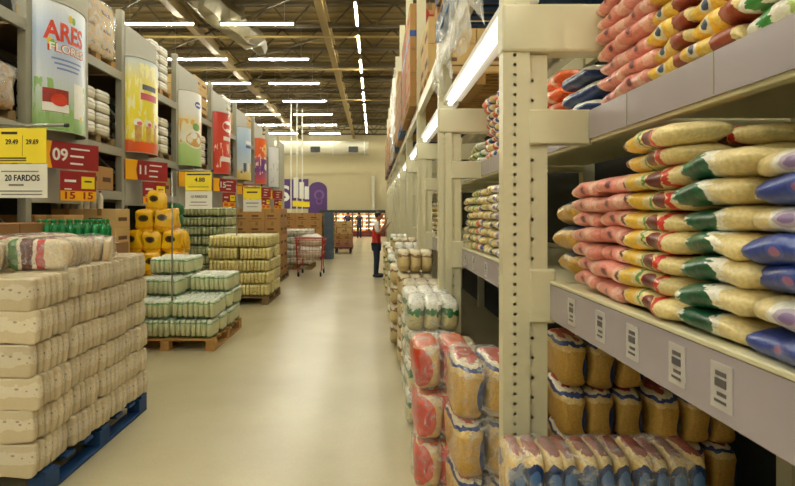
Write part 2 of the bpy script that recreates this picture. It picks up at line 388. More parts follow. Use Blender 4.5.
BAGM = {
 'brown': band_mat('bag_brown_label', 'X', [(0, C_cream), (.06, C_maroon), (.13, C_cream), (.17, C_yellow), (.34, C_cream), (.44, C_ltgreen), (.48, C_cream), (.70, C_red), (.77, C_cream)], .07, 7, logo=(C_maroon, .60, .5, .10, .36, 'XZ', srgb(92, 40, 34))),
 'green': band_mat('bag_green_label', 'X', [(0, C_white), (.10, srgb(60, 120, 84)), (.15, C_green), (.46, C_white), (.60, C_cream)], .24, 9, logo=(C_green, .34, .45, .2, .34, 'XZ', srgb(16, 74, 48))),
 'blue': band_mat('bag_blue', 'X', [(0, C_white), (.04, C_blue), (.80, C_cream)], .05, 4, logo=(srgb(60, 80, 164), .45, .5, .09, .2, 'XZ', srgb(150, 96, 130))),
 'cream_blue': band_mat('bag_cream_blue', 'X', [(0, C_cream), (.3, C_white), (.75, C_blue), (.86, C_cream)], .06, 5, logo=(srgb(176, 160, 180), .5, .5, .13, .24, 'XZ', srgb(130, 104, 150))),
 'pink': band_mat('bag_pink', 'X', [(0, srgb(240, 190, 170)), (.2, C_pink), (.74, srgb(240, 186, 168)), (.9, C_pink)], .08, 5, logo=(srgb(216, 120, 110), .5, .5, .09, .30, 'XZ', srgb(112, 66, 74))),
 'yellow': band_mat('bag_yellow', 'X', [(0, C_cream), (.08, C_yellow), (.50, srgb(240, 206, 96)), (.62, srgb(150, 66, 40)), (.90, C_cream)], .05, 4, logo=(srgb(226, 216, 190), .34, .5, .10, .34, 'XZ', srgb(60, 74, 104))),
 'greenwhite': band_mat('bag_green_white', 'X', [(0, C_white), (.2, srgb(60, 140, 60)), (.36, C_white), (.55, srgb(180, 200, 120)), (.7, srgb(40, 120, 60)), (.82, C_white)], .13, 6),
 'bluewhite': band_mat('bag_blue_white', 'Z', [(0, srgb(26, 52, 112)), (.62, C_white)], .12, 4),
 'orange': band_mat('bag_orange', 'X', [(0, srgb(236, 120, 60)), (.45, srgb(240, 200, 170)), (.6, C_orange)], .12, 5),
 'orangeblue': band_mat('bag_orange_blue', 'X', [(0, C_white), (.12, C_orange), (.40, C_white), (.58, C_blue), (.8, C_cream)], .12, 6),
 'beige': band_mat('bag_beige', 'X', [(0, C_cream), (.25, srgb(196, 176, 120)), (.5, C_cream), (.72, srgb(80, 92, 120)), (.86, C_cream)], .14, 6),
 'lime': band_mat('bag_lime', 'X', [(0, C_cream), (.3, srgb(150, 160, 70)), (.5, C_cream), (.7, C_ltgreen), (.85, C_cream)], .14, 6),
 'gold': band_mat('bag_gold', 'Z', [(0, C_gold), (.62, srgb(214, 176, 100)), (.78, srgb(20, 52, 92))], .08, 4),
 'yelred': band_mat('bag_yellow_red', 'Z', [(0, srgb(226, 176, 40)), (.6, srgb(238, 200, 60)), (.8, srgb(150, 60, 30))], .12, 5),
}
BAGME = {}
def bagme(kind, L=.27, W=.18, T=.064):
    k = (kind, L, W, T)
    if k not in BAGME: BAGME[k] = [bag_mesh('bag_'+kind, L, W, T, BAGM[kind], s) for s in range(3)]
    return BAGME[k]
ALT = (1, 4, 6)
def bag_pile(kind, x, y, z, n, pitch, desc, place, L=.27, W=.18, T=.064, alt=None, depth=1, lean=0):
    """one pile of bags lying along the shelf, long side to the aisle; x is the aisle-side face"""
    for d in range(depth):
        for i in range(n):
            if d and i < n-2: continue
            is_alt = bool(alt) and i in ALT; kk = alt if is_alt else kind
            mes = bagme(kk, L, W, T)
            o = inst('grocery_bag', mes[R.randrange(3)], (x+W/2+d*(W+.01)+R.uniform(-.016, .014)+lean*i, y+R.uniform(-.018, .018), z+i*pitch), rot=(R.uniform(-.07, .07), R.uniform(-.05, .05), -PI/2+R.uniform(-.11, .11)))
            ds = desc.replace('blue', 'cream') if is_alt else desc
            tag(o, '%s, %s up, %s%s' % (ds, NTH[i], 'back row, ' if d else '', place), 'grocery bag', 'bags piled on the right rack shelves')

# ------------------------------------------------------------------ right rack
PX0, PX1, PX2 = .550, .664, .745          # front post, second channel
BAY = 2.3
def perforated(mb, x0, x1, z0, z1, yf, hx, pitch, r, m, depth=.004):
    """front face (towards -Y) with real round holes in a row"""
    n = int((z1-z0)/pitch)
    c8 = lambda z: [(hx+r*math.cos(PI/4*k+PI/8*0), yf, z+r*math.sin(PI/4*k)) for k in range(8)]
    for i in range(n):
        za, zb_ = z0+i*pitch, z0+(i+1)*pitch; zc = (za+zb_)/2
        outer = [(x1, yf, zc), (x1, yf, zb_), (hx, yf, zb_), (x0, yf, zb_), (x0, yf, zc), (x0, yf, za), (hx, yf, za), (x1, yf, za)]
        inn = c8(zc); back = [(a, b+depth, c) for a, b, c in inn]
        mb.add(outer+inn+back, [((k+1) % 8, k, 8+k, 8+(k+1) % 8) for k in range(8)] + [(8+(k+1) % 8, 8+k, 16+k, 16+(k+1) % 8) for k in range(8)], m)
    if z0+n*pitch < z1: mb.add([(x0, yf, z0+n*pitch), (x1, yf, z0+n*pitch), (x1, yf, z1), (x0, yf, z1)], [(0, 1, 2, 3)], m)
def shellbox(mb, x0, x1, y0, y1, z0, z1, m):
    """box without its -Y face"""
    vs = [(x, y, z) for z in (z0, z1) for y in (y0, y1) for x in (x0, x1)]
    mb.add(vs, [(0, 2, 3, 1), (4, 5, 7, 6), (2, 6, 7, 3), (0, 4, 6, 2), (1, 3, 7, 5)], m)
RH = 5.6
post_near = MB(); perforated(post_near, PX0, PX1, 0, RH, 0, .600, .0425, .0078, M_cream); shellbox(post_near, PX0, PX1, 0, .075, 0, RH, M_cream)
post_near = post_near.mesh('upright')
chan_near = MB(); perforated(chan_near, PX1, PX2, 0, 2.28, .02, PX1+.016, .085, .0078, M_cream); shellbox(chan_near, PX1, PX2, .02, .075, 0, 2.28, M_cream)
chan_near = chan_near.mesh('upright_channel')
rear = MB().box(1.78, 1.88, 0, .09, 0, RH, M_cream).mesh('rear_upright')
plate = MB().box(PX0-.004, 1.80, -.012, .10, 2.285, 2.49, M_cream).mesh('cross_beam', bevel=.012, seg=2)
arm = MB().box(PX1-.006, .92, -.006, .07, 1.895, 2.04, M_cream).mesh('shelf_arm', bevel=.004)
arm2 = MB().box(.92, 1.8, .01, .06, 1.95, 2.0, M_cream).mesh('shelf_bearer', bevel=.003)
brk = MB().box(PX1-.004, .775, -.004, .08, 1.13, 1.36, M_cream).mesh('shelf_bracket', bevel=.008)
arm3 = MB().box(.775, 1.8, .01, .06, 1.20, 1.26, M_cream).mesh('shelf_bearer', bevel=.003)
rack = empty('shelf_rack', (.5, -2.3, 0)); tag(rack, 'cream perforated steel rack with two display shelves along right side of aisle', 'rack')
def rp(name, me, y, x=0): return inst(name, me, (x-.5, y+2.3, 0), parent=rack)
NB = 11
for k in range(0, NB):
    y = k*BAY
    if k: rp('upright', post_near, y); rp('upright_channel', chan_near, y)
    if k: rp('cross_beam', plate, y); rp('shelf_arm', arm, y); rp('shelf_bracket', brk, y)
    rp('rear_upright', rear, y); rp('shelf_bearer', arm2, y); rp('shelf_bearer', arm3, y)
    if k: 
        fp = MB().box(PX0-.03, PX2+.03, -.04, .14, 0, .012, M_cream); rp('foot_plate', fp.mesh('foot_plate'), y)
lo_beam = MB().box(.757, .80, .085, BAY-.005, 1.145, 1.302, M_cream).mesh('shelf_beam', bevel=.003)
lo_lip = MB().box(.744, .79, .085, BAY-.008, 1.300, 1.314, M_cream).mesh('shelf_lip', bevel=.003)
lo_rail = MB()
lo_rail.box(.748, .757, .09, BAY-.008, 1.150, 1.298, M_rail); lo_rail = lo_rail.mesh('price_rail')
up_beam = MB().box(.92, .96, .075, BAY-.008, 1.90, 2.036, M_cream).mesh('shelf_beam', bevel=.003)
up_rail = MB().box(.911, .920, .0751, BAY-.008, 1.914, 2.034, M_rail).mesh('price_rail')
lo_deck = MB().box(.79, 1.78, .05, BAY-.02, 1.27, 1.30, M_cream).mesh('shelf_deck')
up_deck = MB().box(.955, 1.78, .05, BAY-.02, 2.00, 2.036, M_cream).mesh('shelf_deck')
top_beam = MB().box(.56, .62, .10, BAY, 2.86, 2.99, M_cream).mesh('storage_beam', bevel=.004)
top_beam2 = MB().box(1.80, 1.86, .09, BAY, 2.86, 2.99, M_cream).mesh('storage_beam', bevel=.004)
backp = MB().box(1.885, 1.90, 0, BAY, 0, 2.9, M_back).mesh('darkness_sheet')  # added sheet, coloured near-black for the darkness behind the shelves
M_tag = mat('tag_paper', srgb(186, 180, 176), .3); M_tink = mat('tag_ink', srgb(86, 82, 84), .4)
tagm = MB(); tagm.box(-.003, 0, -.036, .036, -.05, .05, M_tag)
for zz, h in ((.028, .010), (.008, .018), (-.016, .008), (-.032, .006)): tagm.box(-.0045, -.003, -.018, .022 - R.random()*.015, zz-h/2, zz+h/2, M_tink)
tagm = tagm.mesh('price_tag')
for k in range(-1, NB-1):
    y = k*BAY
    b = rp('shelf_beam', lo_beam, y); rp('shelf_beam', up_beam, y)
    rp('shelf_lip', lo_lip, y); r1 = rp('price_rail', lo_rail, y); r2 = rp('price_rail', up_rail, y)
    rp('shelf_deck', lo_deck, y); rp('shelf_deck', up_deck, y); rp('storage_beam', top_beam, y); rp('storage_beam', top_beam2, y); rp('darkness_sheet', backp, y)
    if k in (0, 1):
        for ty_ in ((2.04, 1.78, 1.56, 1.33, 1.16) if k == 0 else (.4, .9, 1.3, 1.75, 2.1)):
            inst('price_tag', tagm, (.748, ty_, 1.226), parent=r1)
# seams between strips of the upper rail
    for ty_ in (.35, .9, 1.45, 1.95): inst('rail_seam', MATS and bpy.data.meshes.get('rail_seam') or MB().box(-.0015, 0, -.003, .003, -.058, .058, M_grey).mesh('rail_seam'), (.911, ty_, 1.974), parent=r2)
# light strip under the storage level
for k in range(0, NB-1):
    e = empty('light_strip', (.64, k*BAY+.12, 2.50)); tag(e, 'lit white tube strip along the rack top, %s bay from camera' % NTH[k], 'light strip', 'light strips on the rack')
    MB().box(-.05, .10, 0, BAY-.14, .045, .075, M_wht).obj('reflector', e)
    MB().tube([(0, .04, .02), (0, BAY-.2, .02)], .022, M_strip, 8).obj('tube', e, smooth=True)

# bags on the near lower shelf
LO, UP = 1.315, 2.036
bag_pile('blue', .765, .985, LO, 7, .059, 'blue printed grocery bag', 'nearest lower shelf pile', L=.26, T=.068, alt='cream_blue', depth=2)
bag_pile('blue', .765, .715, LO, 7, .059, 'blue printed bag', 'lower pile cut by frame edge', L=.28, T=.068, alt='cream_blue')
bag_pile('green', .765, 1.235, LO, 7, .060, 'white bag with dark green print', 'lower shelf pile', L=.265, T=.064, depth=2)
bag_pile('brown', .765, 1.525, LO, 9, .058, 'cream bean bag with maroon and yellow label', 'pile beside green bags', L=.32, T=.064, depth=2)
bag_pile('pink', .775, 1.79, LO, 7, .058, 'salmon pink grocery bag', 'pile next to maroon labelled bags', L=.25, T=.064)
bag_pile('pink', .775, 2.01, LO, 7, .057, 'salmon pink grocery bag', 'lower pile nearest the perforated post', L=.24, T=.064)
bag_pile('gold', .84, 2.42, LO, 3, .112, 'golden bag with dark blue top label', 'pile behind near post', L=.26, W=.24, T=.118)
# near upper shelf
for i, (kd, yc, n, ds, pl) in enumerate([
    ('greenwhite', 1.03, 4, 'white and green grocery bag', 'pile at upper right corner'), ('greenwhite', 1.27, 5, 'white and green grocery bag', 'upper pile beside yellow bags'),
    ('yellow', 1.50, 6, 'yellow bag with brown label', 'upper pile beside green bags'), ('yellow', 1.73, 7, 'yellow bag with brown label', 'upper pile beside pink bags'),
    ('pink', 1.95, 7, 'salmon pink bag with dark logo', 'upper pile beside yellow bags'), ('pink', 2.17, 7, 'salmon pink bag with dark logo', 'upper pile over the near arm')]):
    bag_pile(kd, .935, yc, UP, n, .064, ds, pl, L=.255, T=.069)
bag_pile('bluewhite', .95, 2.56, UP, 3, .078, 'navy and white bag', 'pile in the rack window', L=.36, W=.2, T=.084, depth=2)
bag_pile('orange', .95, 2.95, UP, 4, .078, 'bright orange bag', 'pile in the rack window', L=.34, W=.2, T=.084, depth=2)
# second bay
for kd, yc, n, ds, pl in [('cream_blue', 3.12, 8, 'cream bag with lavender print', 'first lower pile past the post'), ('cream_blue', 3.39, 8, 'cream bag with lavender print', 'second lower pile past the post'),
    ('beige', 3.66, 8, 'beige bag with dark print', 'third lower pile past the post'), ('orangeblue', 3.93, 8, 'white bag with orange end', 'fourth lower pile past the post'), ('lime', 4.19, 8, 'cream and lime bag', 'fifth lower pile past the post'),
    ('beige', 4.44, 7, 'beige bag with dark print', 'the lower pile before the second post')]:
    bag_pile(kd, .77, yc, LO, n, .058, ds, pl, T=.064)
for kd, yc, n, ds, pl in [('orangeblue', 3.93, 8, 'orange and blue bag', 'high upper pile past near post'), ('orangeblue', 4.19, 8, 'orange and blue bag', 'upper pile left of the near post'), ('orangeblue', 4.45, 8, 'orange bag with pale middle', 'upper pile before the second post'),
    ('greenwhite', 4.86, 3, 'green and white bag', 'upper pile just past second post'), ('lime', 5.15, 3, 'pale lime bag', 'second upper pile past second post')]:
    bag_pile(kd, .94, yc, UP, n, .064, ds, pl, T=.069)
for kd, yc, n, ds, pl in [('yelred', 6.35, 8, 'yellow bag with red top', 'the lower pile before third post'), ('beige', 6.63, 7, 'beige bag', 'the lower pile touching third post'), ('beige', 7.2, 7, 'beige bag', 'the lower pile just past third post')]:
    bag_pile(kd, .77, yc, LO, n, .06, ds, pl, T=.064)

# ------------------------------------------------------------------ bales: bundles of bags wrapped in film
def bale_bag(name, t, w_, h, m, seed, n1=4.2, n2=4.2): return MB().sup((0, 0, h/2), (t/2, w_/2, h/2), m, n1, n2, 24, 12, jit=.012, seed=seed).mesh(name, smooth=True)
class Bale:
    """ribs repeat along local X, n bags of thickness t, width w (Y), height h"""
    def __init__(s, n, t, w_, h, m, wrap=None, one=False, puff=1.06, n1=4.2, n2=4.2):
        s.n, s.t, s.w, s.h, s.m, s.one = n, t, w_, h, m, one
        s.L = n*t
        if one:
            s.me = []
            for sd in range(3):
                mb = MB()
                for i in range(n): mb.sup(((i-(n-1)/2)*t, 0, h/2), (t/2*puff, w_/2-.004, h/2-.004), m, 5.5, 3.6, 14, 8, jit=.006, seed=sd*9+i)
                s.me.append(mb.mesh('bale', smooth=True))
        else: s.bags = [bale_bag('bag', t*puff, w_, h, m, q, n1, n2) for q in range(3)]
        s.wrap = None
        if wrap: s.wrap = [MB().sup((0, 0, h/2), (s.L/2+.012, w_/2+.010, h/2+.008), wrap, 5, 5, 32, 16, jit=.03, seed=q).mesh('plastic_wrap', smooth=True) for q in range(2)]
    def put(s, name, loc, rz, label, group, tilt=None):
        rot = (R.uniform(-.015, .015), R.uniform(-.015, .015), rz+R.uniform(-.025, .025)) if tilt is None else tilt
        if s.one and not s.wrap:
            return tag(inst(name, s.me[R.randrange(3)], loc, rot=rot), label, 'bale', group)
        e = empty(name, loc); e.rotation_euler = rot; tag(e, label, 'bale', group)
        if s.one: inst('bag_bundle', s.me[R.randrange(3)], parent=e)
        else:
            for i in range(s.n):
                inst('bag', s.bags[R.randrange(3)], ((i-(s.n-1)/2)*s.t, R.uniform(-.006, .006), R.uniform(0, .006)), parent=e, rot=(R.uniform(-.02, .02), R.uniform(-.4, .4)*s.t, R.uniform(-.4, .4)*s.t))
        if s.wrap: inst('plastic_wrap', s.wrap[R.randrange(2)], parent=e)
        return e
C_rice = srgb(214, 192, 150)
BM_rice = band_mat('rice_bag_cream', 'Z', [(0, srgb(208, 190, 154)), (.40, srgb(222, 210, 184)), (.74, srgb(210, 194, 160))], .2, 5, rough=.28, bump=.30, bscale=22, speck=(srgb(176, 150, 136), 6, .2), speck_range=('Z', .45, .76), grain=.04, coat=.5)
BM_ricer = band_mat('rice_bag_print', 'Y', [(0, srgb(206, 184, 146)), (.10, srgb(216, 200, 166)), (.38, srgb(176, 48, 42)), (.50, srgb(214, 200, 176)), (.56, srgb(92, 50, 46)), (.74, srgb(206, 196, 166)), (.80, srgb(86, 124, 66)), (.93, srgb(206, 196, 166))], .05, 4, bump=.5, speck=(srgb(230, 220, 200), 12, .13), speck_range=('Y', .5, .75))
BM_green = band_mat('green_rice_bag', 'Z', [(0, srgb(96, 144, 92)), (.12, srgb(206, 206, 160)), (.60, srgb(200, 204, 160)), (.76, srgb(124, 166, 110)), (.84, srgb(214, 220, 196)), (.93, srgb(224, 230, 216))], .14, 5, bump=.45, var=.1)
BM_yell = band_mat('pale_yellow_bag', 'Z', [(0, srgb(190, 170, 80)), (.16, srgb(214, 200, 134)), (.66, srgb(206, 190, 110)), (.78, srgb(232, 222, 160))], .14, 4, bump=.5, speck=(srgb(130, 96, 40), 6, .2), speck_range=('Z', .1, .55), var=.1)
BM_grn2 = band_mat('grey_green_bag', 'Z', [(0, srgb(110, 124, 70)), (.2, srgb(190, 190, 140)), (.75, srgb(140, 158, 90)), (.85, srgb(208, 208, 170))], .14, 4, var=.12)
BM_white = band_mat('white_bag', 'Z', [(0, srgb(204, 196, 170)), (.4, srgb(228, 224, 206)), (.6, srgb(180, 170, 160)), (.7, srgb(232, 228, 214))], .14, 4, var=.08)
BM_gold = band_mat('gold_bag_blue', 'Z', [(0, srgb(210, 166, 82)), (.74, srgb(226, 196, 130)), (.84, srgb(60, 76, 130)), (.90, srgb(232, 220, 190)), (.96, srgb(190, 80, 60))], .10, 4, bump=.5, logo=(srgb(26, 56, 122), .92, .42, .22, .30, 'XZ', srgb(26, 56, 122)))
BM_goldf = band_mat('gold_bag_front', 'Z', [(0, srgb(206, 162, 78)), (.30, srgb(218, 182, 104)), (.84, srgb(226, 200, 140)), (.95, srgb(150, 86, 72))], .05, 5, bump=.5, logo=(srgb(18, 44, 92), .5, .62, .46, .24, 'XZ', srgb(70, 108, 160)))
BM_oran = band_mat('gold_bag_orange', 'Z', [(0, srgb(214, 172, 96)), (.16, srgb(226, 196, 134)), (.80, srgb(232, 214, 180)), (.92, srgb(214, 110, 70))], .14, 4, bump=.5, logo=(srgb(206, 70, 36), .2, .50, .46, .40, 'XZ', srgb(186, 54, 34)))
BM_grw = band_mat('green_white_bag', 'Z', [(0, srgb(200, 190, 140)), (.52, srgb(40, 112, 62)), (.70, srgb(222, 220, 200)), (.86, srgb(232, 230, 218))], .22, 5, bump=.6)
BM_bean = band_mat('bean_bag', 'Z', [(0, srgb(186, 160, 106)), (.25, srgb(206, 184, 130)), (.66, srgb(130, 100, 62)), (.8, srgb(214, 200, 166))], .22, 6, bump=.6)
BM_ydisp = band_mat('yellow_pack', 'Z', [(0, srgb(240, 186, 10)), (.18, srgb(224, 150, 12)), (.26, srgb(242, 190, 14)), (.9, srgb(226, 160, 10))], .12, 7, rough=.3, var=.08, bump=.5, logo=(srgb(90, 66, 26), .45, .60, .26, .13, 'XZ', srgb(40, 32, 24)))

def pallet(x0, x1, y0, y1, m, label, h=.14, z=0, group='pallets'):
    e = empty('pallet', ((x0+x1)/2, (y0+y1)/2, z)); tag(e, label, 'pallet', group)
    W, L = x1-x0, y1-y0; n = 7
    bd = MB().box(-W/2, W/2, -.05, .05, h-.022, h, m).mesh('deck_board', bevel=.003)
    for i in range(n): inst('deck_board', bd, (0, -L/2+.05+(L-.1)*i/(n-1), 0), parent=e)
    bl = MB().box(-.05, .05, -.07, .07, .022, h-.022, m).mesh('block', bevel=.004)
    rn = MB().box(-.05, .05, -L/2, L/2, 0, .022, m).mesh('bottom_board', bevel=.002)
    for sx in (-1, 0, 1):
        px = sx*(W/2-.05); inst('bottom_board', rn, (px, 0, 0), parent=e)
        for sy in (-1, 0, 1): inst('block', bl, (px, sy*(L/2-.07), 0), parent=e)
    return e

# --- first stack at left: cream rice bales on a blue pallet
XE = -1.85
pallet(XE-1.05, XE, 3.04, 4.40, M_blue_p, 'blue wooden pallet under the cream rice bales at left')
b1 = Bale(6, .0590, .33, .184, BM_rice, puff=1.03, n1=11, n2=5)
COLN = ['column nearest the camera', 'second column from camera', 'third column from camera', 'column farthest from camera']
DN = ['aisle side', 'middle', 'inner side']
for c in range(4):
    for d in range(3):
        for r in range(6):
            if d == 2 and r < 4 and c > 0: continue
            z = .145+r*(.182, .186, .185, .188)[c]
            b1.put('rice_bale', (XE-.165-d*.335+R.uniform(-.014, .010), 3.13+c*.366, z), PI/2, 'cream rice bale, %s layer, %s, %s of left stack' % (ORD[r], COLN[c], DN[d]), 'cream rice bales on the blue pallet')
b1p = Bale(6, .062, .38, .19, BM_ricer, wrap=M_film)
for x, y, z, rz, lab in [(-2.07, 3.47, 1.245, PI/2+.08, 'rice bale with red and green print lying on top of left stack'),
    (-2.42, 3.30, 1.245, PI/2-.06, 'printed rice bale beside the red and green one on left stack'), (-2.44, 3.70, 1.25, PI/2+.05, 'printed rice bale in second row on top of left stack'),
    (-2.50, 4.09, 1.25, PI/2, 'printed rice bale at the back top of left stack'), (-2.12, 3.97, 1.235, .35, 'slanting printed bale behind the red and green one')]:
    b1p.put('rice_bale', (x, y, z), rz, lab, 'printed bales on the left stack')

# --- green stack on wooden pallet, stepped
pallet(XE-1.15, XE, 6.25, 7.55, M_wood, 'light wooden pallet under the green and white rice bales')
b2 = Bale(8, .062, .325, .221, BM_green, one=True)
steps = [(0, 2), (1, 3), (2, 3), (3, 4)]
heights = {0: (2, 2), 1: (3, 2), 2: (4, 3), 3: (4, 3)}
for dpt, hs in heights.items():
    for c, h in enumerate(hs[::1]):
        for r in range(h):
            cx = XE-.265-(1-c)*.52 if True else 0
            b2.put('rice_bale', (XE-.27-(1-c)*.525+R.uniform(-.012, .02), 6.42+dpt*.335+R.uniform(-.01, .01), .144+r*.222), R.uniform(-.05, .05), 'green rice bale, %s layer, %s row from front, %s half of pallet' % (ORD[r], NTH[dpt], ('left', 'right')[c]), 'green rice bales')
# --- pale yellow stack
pallet(XE-1.15, XE, 9.40, 10.68, M_wood2, 'grey wooden pallet under the pale yellow bales')
b3 = Bale(8, .064, .31, .212, BM_yell, one=True)
for dpt in range(4):
    for c in range(2):
        for r in range(5):
            b3.put('grain_bale', (XE-.25-(1-c)*.54+R.uniform(-.015, .02), 9.56+dpt*.318, .144+r*.213), R.uniform(-.05, .05), 'pale yellow bale, %s layer, %s row from front, %s half of its pallet' % (ORD[r], NTH[dpt], ('left', 'right')[c]), 'pale yellow bales')

# --- bales along the foot of the right rack
bg = Bale(11, .064, .23, .24, BM_goldf, wrap=M_film)
for r in range(3):
    bg.put('sugar_bale', (.845, 2.05, .003+r*.24), 0, 'wrapped gold bale with blue logos before near post, %s of pile' % ('lowest', 'middle', 'topmost')[r], 'gold bales by the near post')
br = Bale(2, .15, .40, .29, BM_gold, wrap=M_film); bl_ = Bale(2, .15, .36, .27, BM_oran, wrap=M_film)
for r in range(3):
    br.put('sugar_bale', (.535-.01*r+.02, 2.78 if r else 2.78, .02+r*.285), 0, 'gold bale with blue side print left of the near post, %s of pile' % ('lowest', 'middle', 'topmost')[r], 'gold and orange bales')
    bl_.put('sugar_bale', (.385, 3.22, .02+r*.285), 0, 'gold bale with orange red print nearest the aisle floor, %s of pile' % ('lowest', 'middle', 'topmost')[r], 'gold and orange bales')
# under the near shelf
bu = Bale(3, .13, .40, .238, BM_gold, wrap=None)
for i, (ux, uy, n) in enumerate([(1.12, 2.78, 4), (1.52, 2.72, 3), (1.50, 2.0, 2), (1.05, 3.35, 3)]):
    for r in range(n): bu.put('sugar_bale', (ux, uy, .02+r*.24), .12*(i-1), 'gold bale in the shade under the lower shelf, %s, %s pile' % (ORD[r], NTH[i]), 'gold bales under the shelf')
bgr = Bale(3, .125, .40, .235, BM_grw, wrap=M_film); bbn = Bale(3, .125, .38, .235, BM_bean, wrap=M_film)
for yy, bb, n, nm, x in [(3.75, bbn, 3, 'bean bale with brown and cream print', .50), (4.2, bgr, 4, 'white and green bale', .44), (4.72, bgr, 4, 'white and green bale set farther along', .45), (5.22, bbn, 4, 'brown and cream bale past the second post', .46)]:
    for r in range(n): bb.put('grain_bale', (x, yy, .02+r*.232), PI/2*0, '%s along the rack foot, %s of its pile' % (nm, ORD[r]), 'bales along the rack foot')
bff = Bale(3, .12, .40, .24, BM_bean, one=True); bfg = Bale(3, .12, .40, .24, BM_white, one=True); bfr = Bale(3, .12, .40, .24, BM_grw, one=True)
for i in range(14):
    bb = (bff, bfr, bff, bfg)[i % 4]; yy = 5.75+i*.46
    for r in range(4 if i % 3 else 5 - (i > 9)):
        bb.put('grain_bale', (.43+.05*math.sin(i*2.3), yy, .02+r*.24), 0, 'bale in the far row along rack foot, %s pile, %s layer' % (NTH[i], ORD[r]), 'bales in the far row at the rack foot')

# ------------------------------------------------------------------ left rack with banners and aisle signs
LX = -3.9
lrack = empty('pallet_rack', (LX, 3.8, 0)); tag(lrack, 'grey pallet rack with curved banners along the left side of the store', 'rack')
def lp(name, me, x, y, z=0): return inst(name, me, (x-LX, y-3.8, z), parent=lrack)
lpost = MB().box(-.10, 0, -.05, .05, 0, 4.75, M_grey).mesh('upright', bevel=.004)
lbeam = MB().box(-.05, 0, .05, BAY-.05, -.13, 0, M_grey).mesh('beam', bevel=.004)
lbrace = MB().bar((-.1, 0, 0), (-1.05, 0, .9), .03, .03, M_grey).mesh('brace')
lboard = MB().box(-.025, .004, 0, 1.2, 1.72, 4.57, M_board).mesh('sign_board', bevel=.003)
lback = MB().box(-1.16, -1.14, 0, BAY, 0, 4.6, M_back).mesh('darkness_sheet')  # added sheet painted dark, as the depth behind the left rack is unlit
LY = [3.8+BAY*k for k in range(9)]
for k, y in enumerate(LY):
    lp('upright', lpost, LX, y); lp('upright', lpost, LX-1.0, y)
    for zz in (.4, 1.3, 2.2, 3.1): lp('brace', lbrace, LX, y, zz)
    if k < 8:
        for zz in (1.93, 2.60, 3.78): lp('beam', lbeam, LX, y, zz); lp('beam', lbeam, LX-1.0, y, zz)
        lp('darkness_sheet', lback, LX, y)
    if k >= 1: lp('sign_board', lboard, LX, y+.06)
dk = MB().box(-1.0, -.05, .05, BAY-.05, -.03, 0, M_wood2).mesh('shelf_deck')
for y in LY[:-1]:
    for zz in (1.935, 2.605, 3.785): lp('shelf_deck', dk, LX, y, zz)

# banners: curved printed panels
def grad_mat(name, stops, blotch=None, rough=.3):
    m, nt, b = base_mat(name)
    tc = N(nt, 'ShaderNodeTexCoord'); sep = N(nt, 'ShaderNodeSeparateXYZ'); nt.links.new(tc.outputs['Generated'], sep.inputs[0])
    nz = N(nt, 'ShaderNodeTexNoise'); nz.inputs['Scale'].default_value = 4; nz.inputs['Detail'].default_value = 5; nt.links.new(tc.outputs['Generated'], nz.inputs[0])
    ma = N(nt, 'ShaderNodeMath', operation='MULTIPLY_ADD'); ma.inputs[1].default_value = .08; nt.links.new(nz.outputs[0], ma.inputs[0])
    sb = N(nt, 'ShaderNodeMath', operation='SUBTRACT'); sb.inputs[1].default_value = .04; nt.links.new(sep.outputs[2], sb.inputs[0]); nt.links.new(sb.outputs[0], ma.inputs[2])
    cr = N(nt, 'ShaderNodeValToRGB'); els = cr.color_ramp.elements
    while len(els) < len(stops): els.new(.5)
    for e, (p, c) in zip(els, stops): e.position = p
    for e, (p, c) in zip(els, stops): e.color = c
    nt.links.new(ma.outputs[0], cr.inputs[0]); out = cr.outputs[0]
    if blotch:
        c, scl, th, lo, hi = blotch
        vz = N(nt, 'ShaderNodeTexNoise'); vz.inputs['Scale'].default_value = scl; vz.inputs['Detail'].default_value = 3; nt.links.new(tc.outputs['Generated'], vz.inputs[0])
        g = N(nt, 'ShaderNodeMath', operation='GREATER_THAN'); g.inputs[1].default_value = th; nt.links.new(vz.outputs[0], g.inputs[0])
        a = N(nt, 'ShaderNodeMath', operation='GREATER_THAN'); a.inputs[1].default_value = lo; l = N(nt, 'ShaderNodeMath', operation='LESS_THAN'); l.inputs[1].default_value = hi
        nt.links.new(sep.outputs[2], a.inputs[0]); nt.links.new(sep.outputs[2], l.inputs[0])
        m1 = N(nt, 'ShaderNodeMath', operation='MULTIPLY'); m2 = N(nt, 'ShaderNodeMath', operation='MULTIPLY')
        nt.links.new(a.outputs[0], m1.inputs[0]); nt.links.new(l.outputs[0], m1.inputs[1]); nt.links.new(m1.outputs[0], m2.inputs[0]); nt.links.new(g.outputs[0], m2.inputs[1])
        mx = N(nt, 'ShaderNodeMix', data_type='RGBA'); mx.inputs[7].default_value = c; nt.links.new(m2.outputs[0], mx.inputs[0]); nt.links.new(out, mx.inputs[6]); out = mx.outputs[2]
    nt.links.new(out, b.inputs['Base Color']); b.inputs['Roughness'].default_value = rough
    return m
BA, BB, BZ0, BZ1 = .45, .28, 2.56, 4.06
_arc = [(0.0, 0.0)]; _K = 200
for i in range(1, _K+1):
    t0, t1 = PI*(i-1)/_K, PI*i/_K
    _arc.append((_arc[-1][0]+math.hypot(BB*(math.sin(t1)-math.sin(t0)), BA*(math.cos(t1)-math.cos(t0))), t1))
ARC = _arc[-1][0]
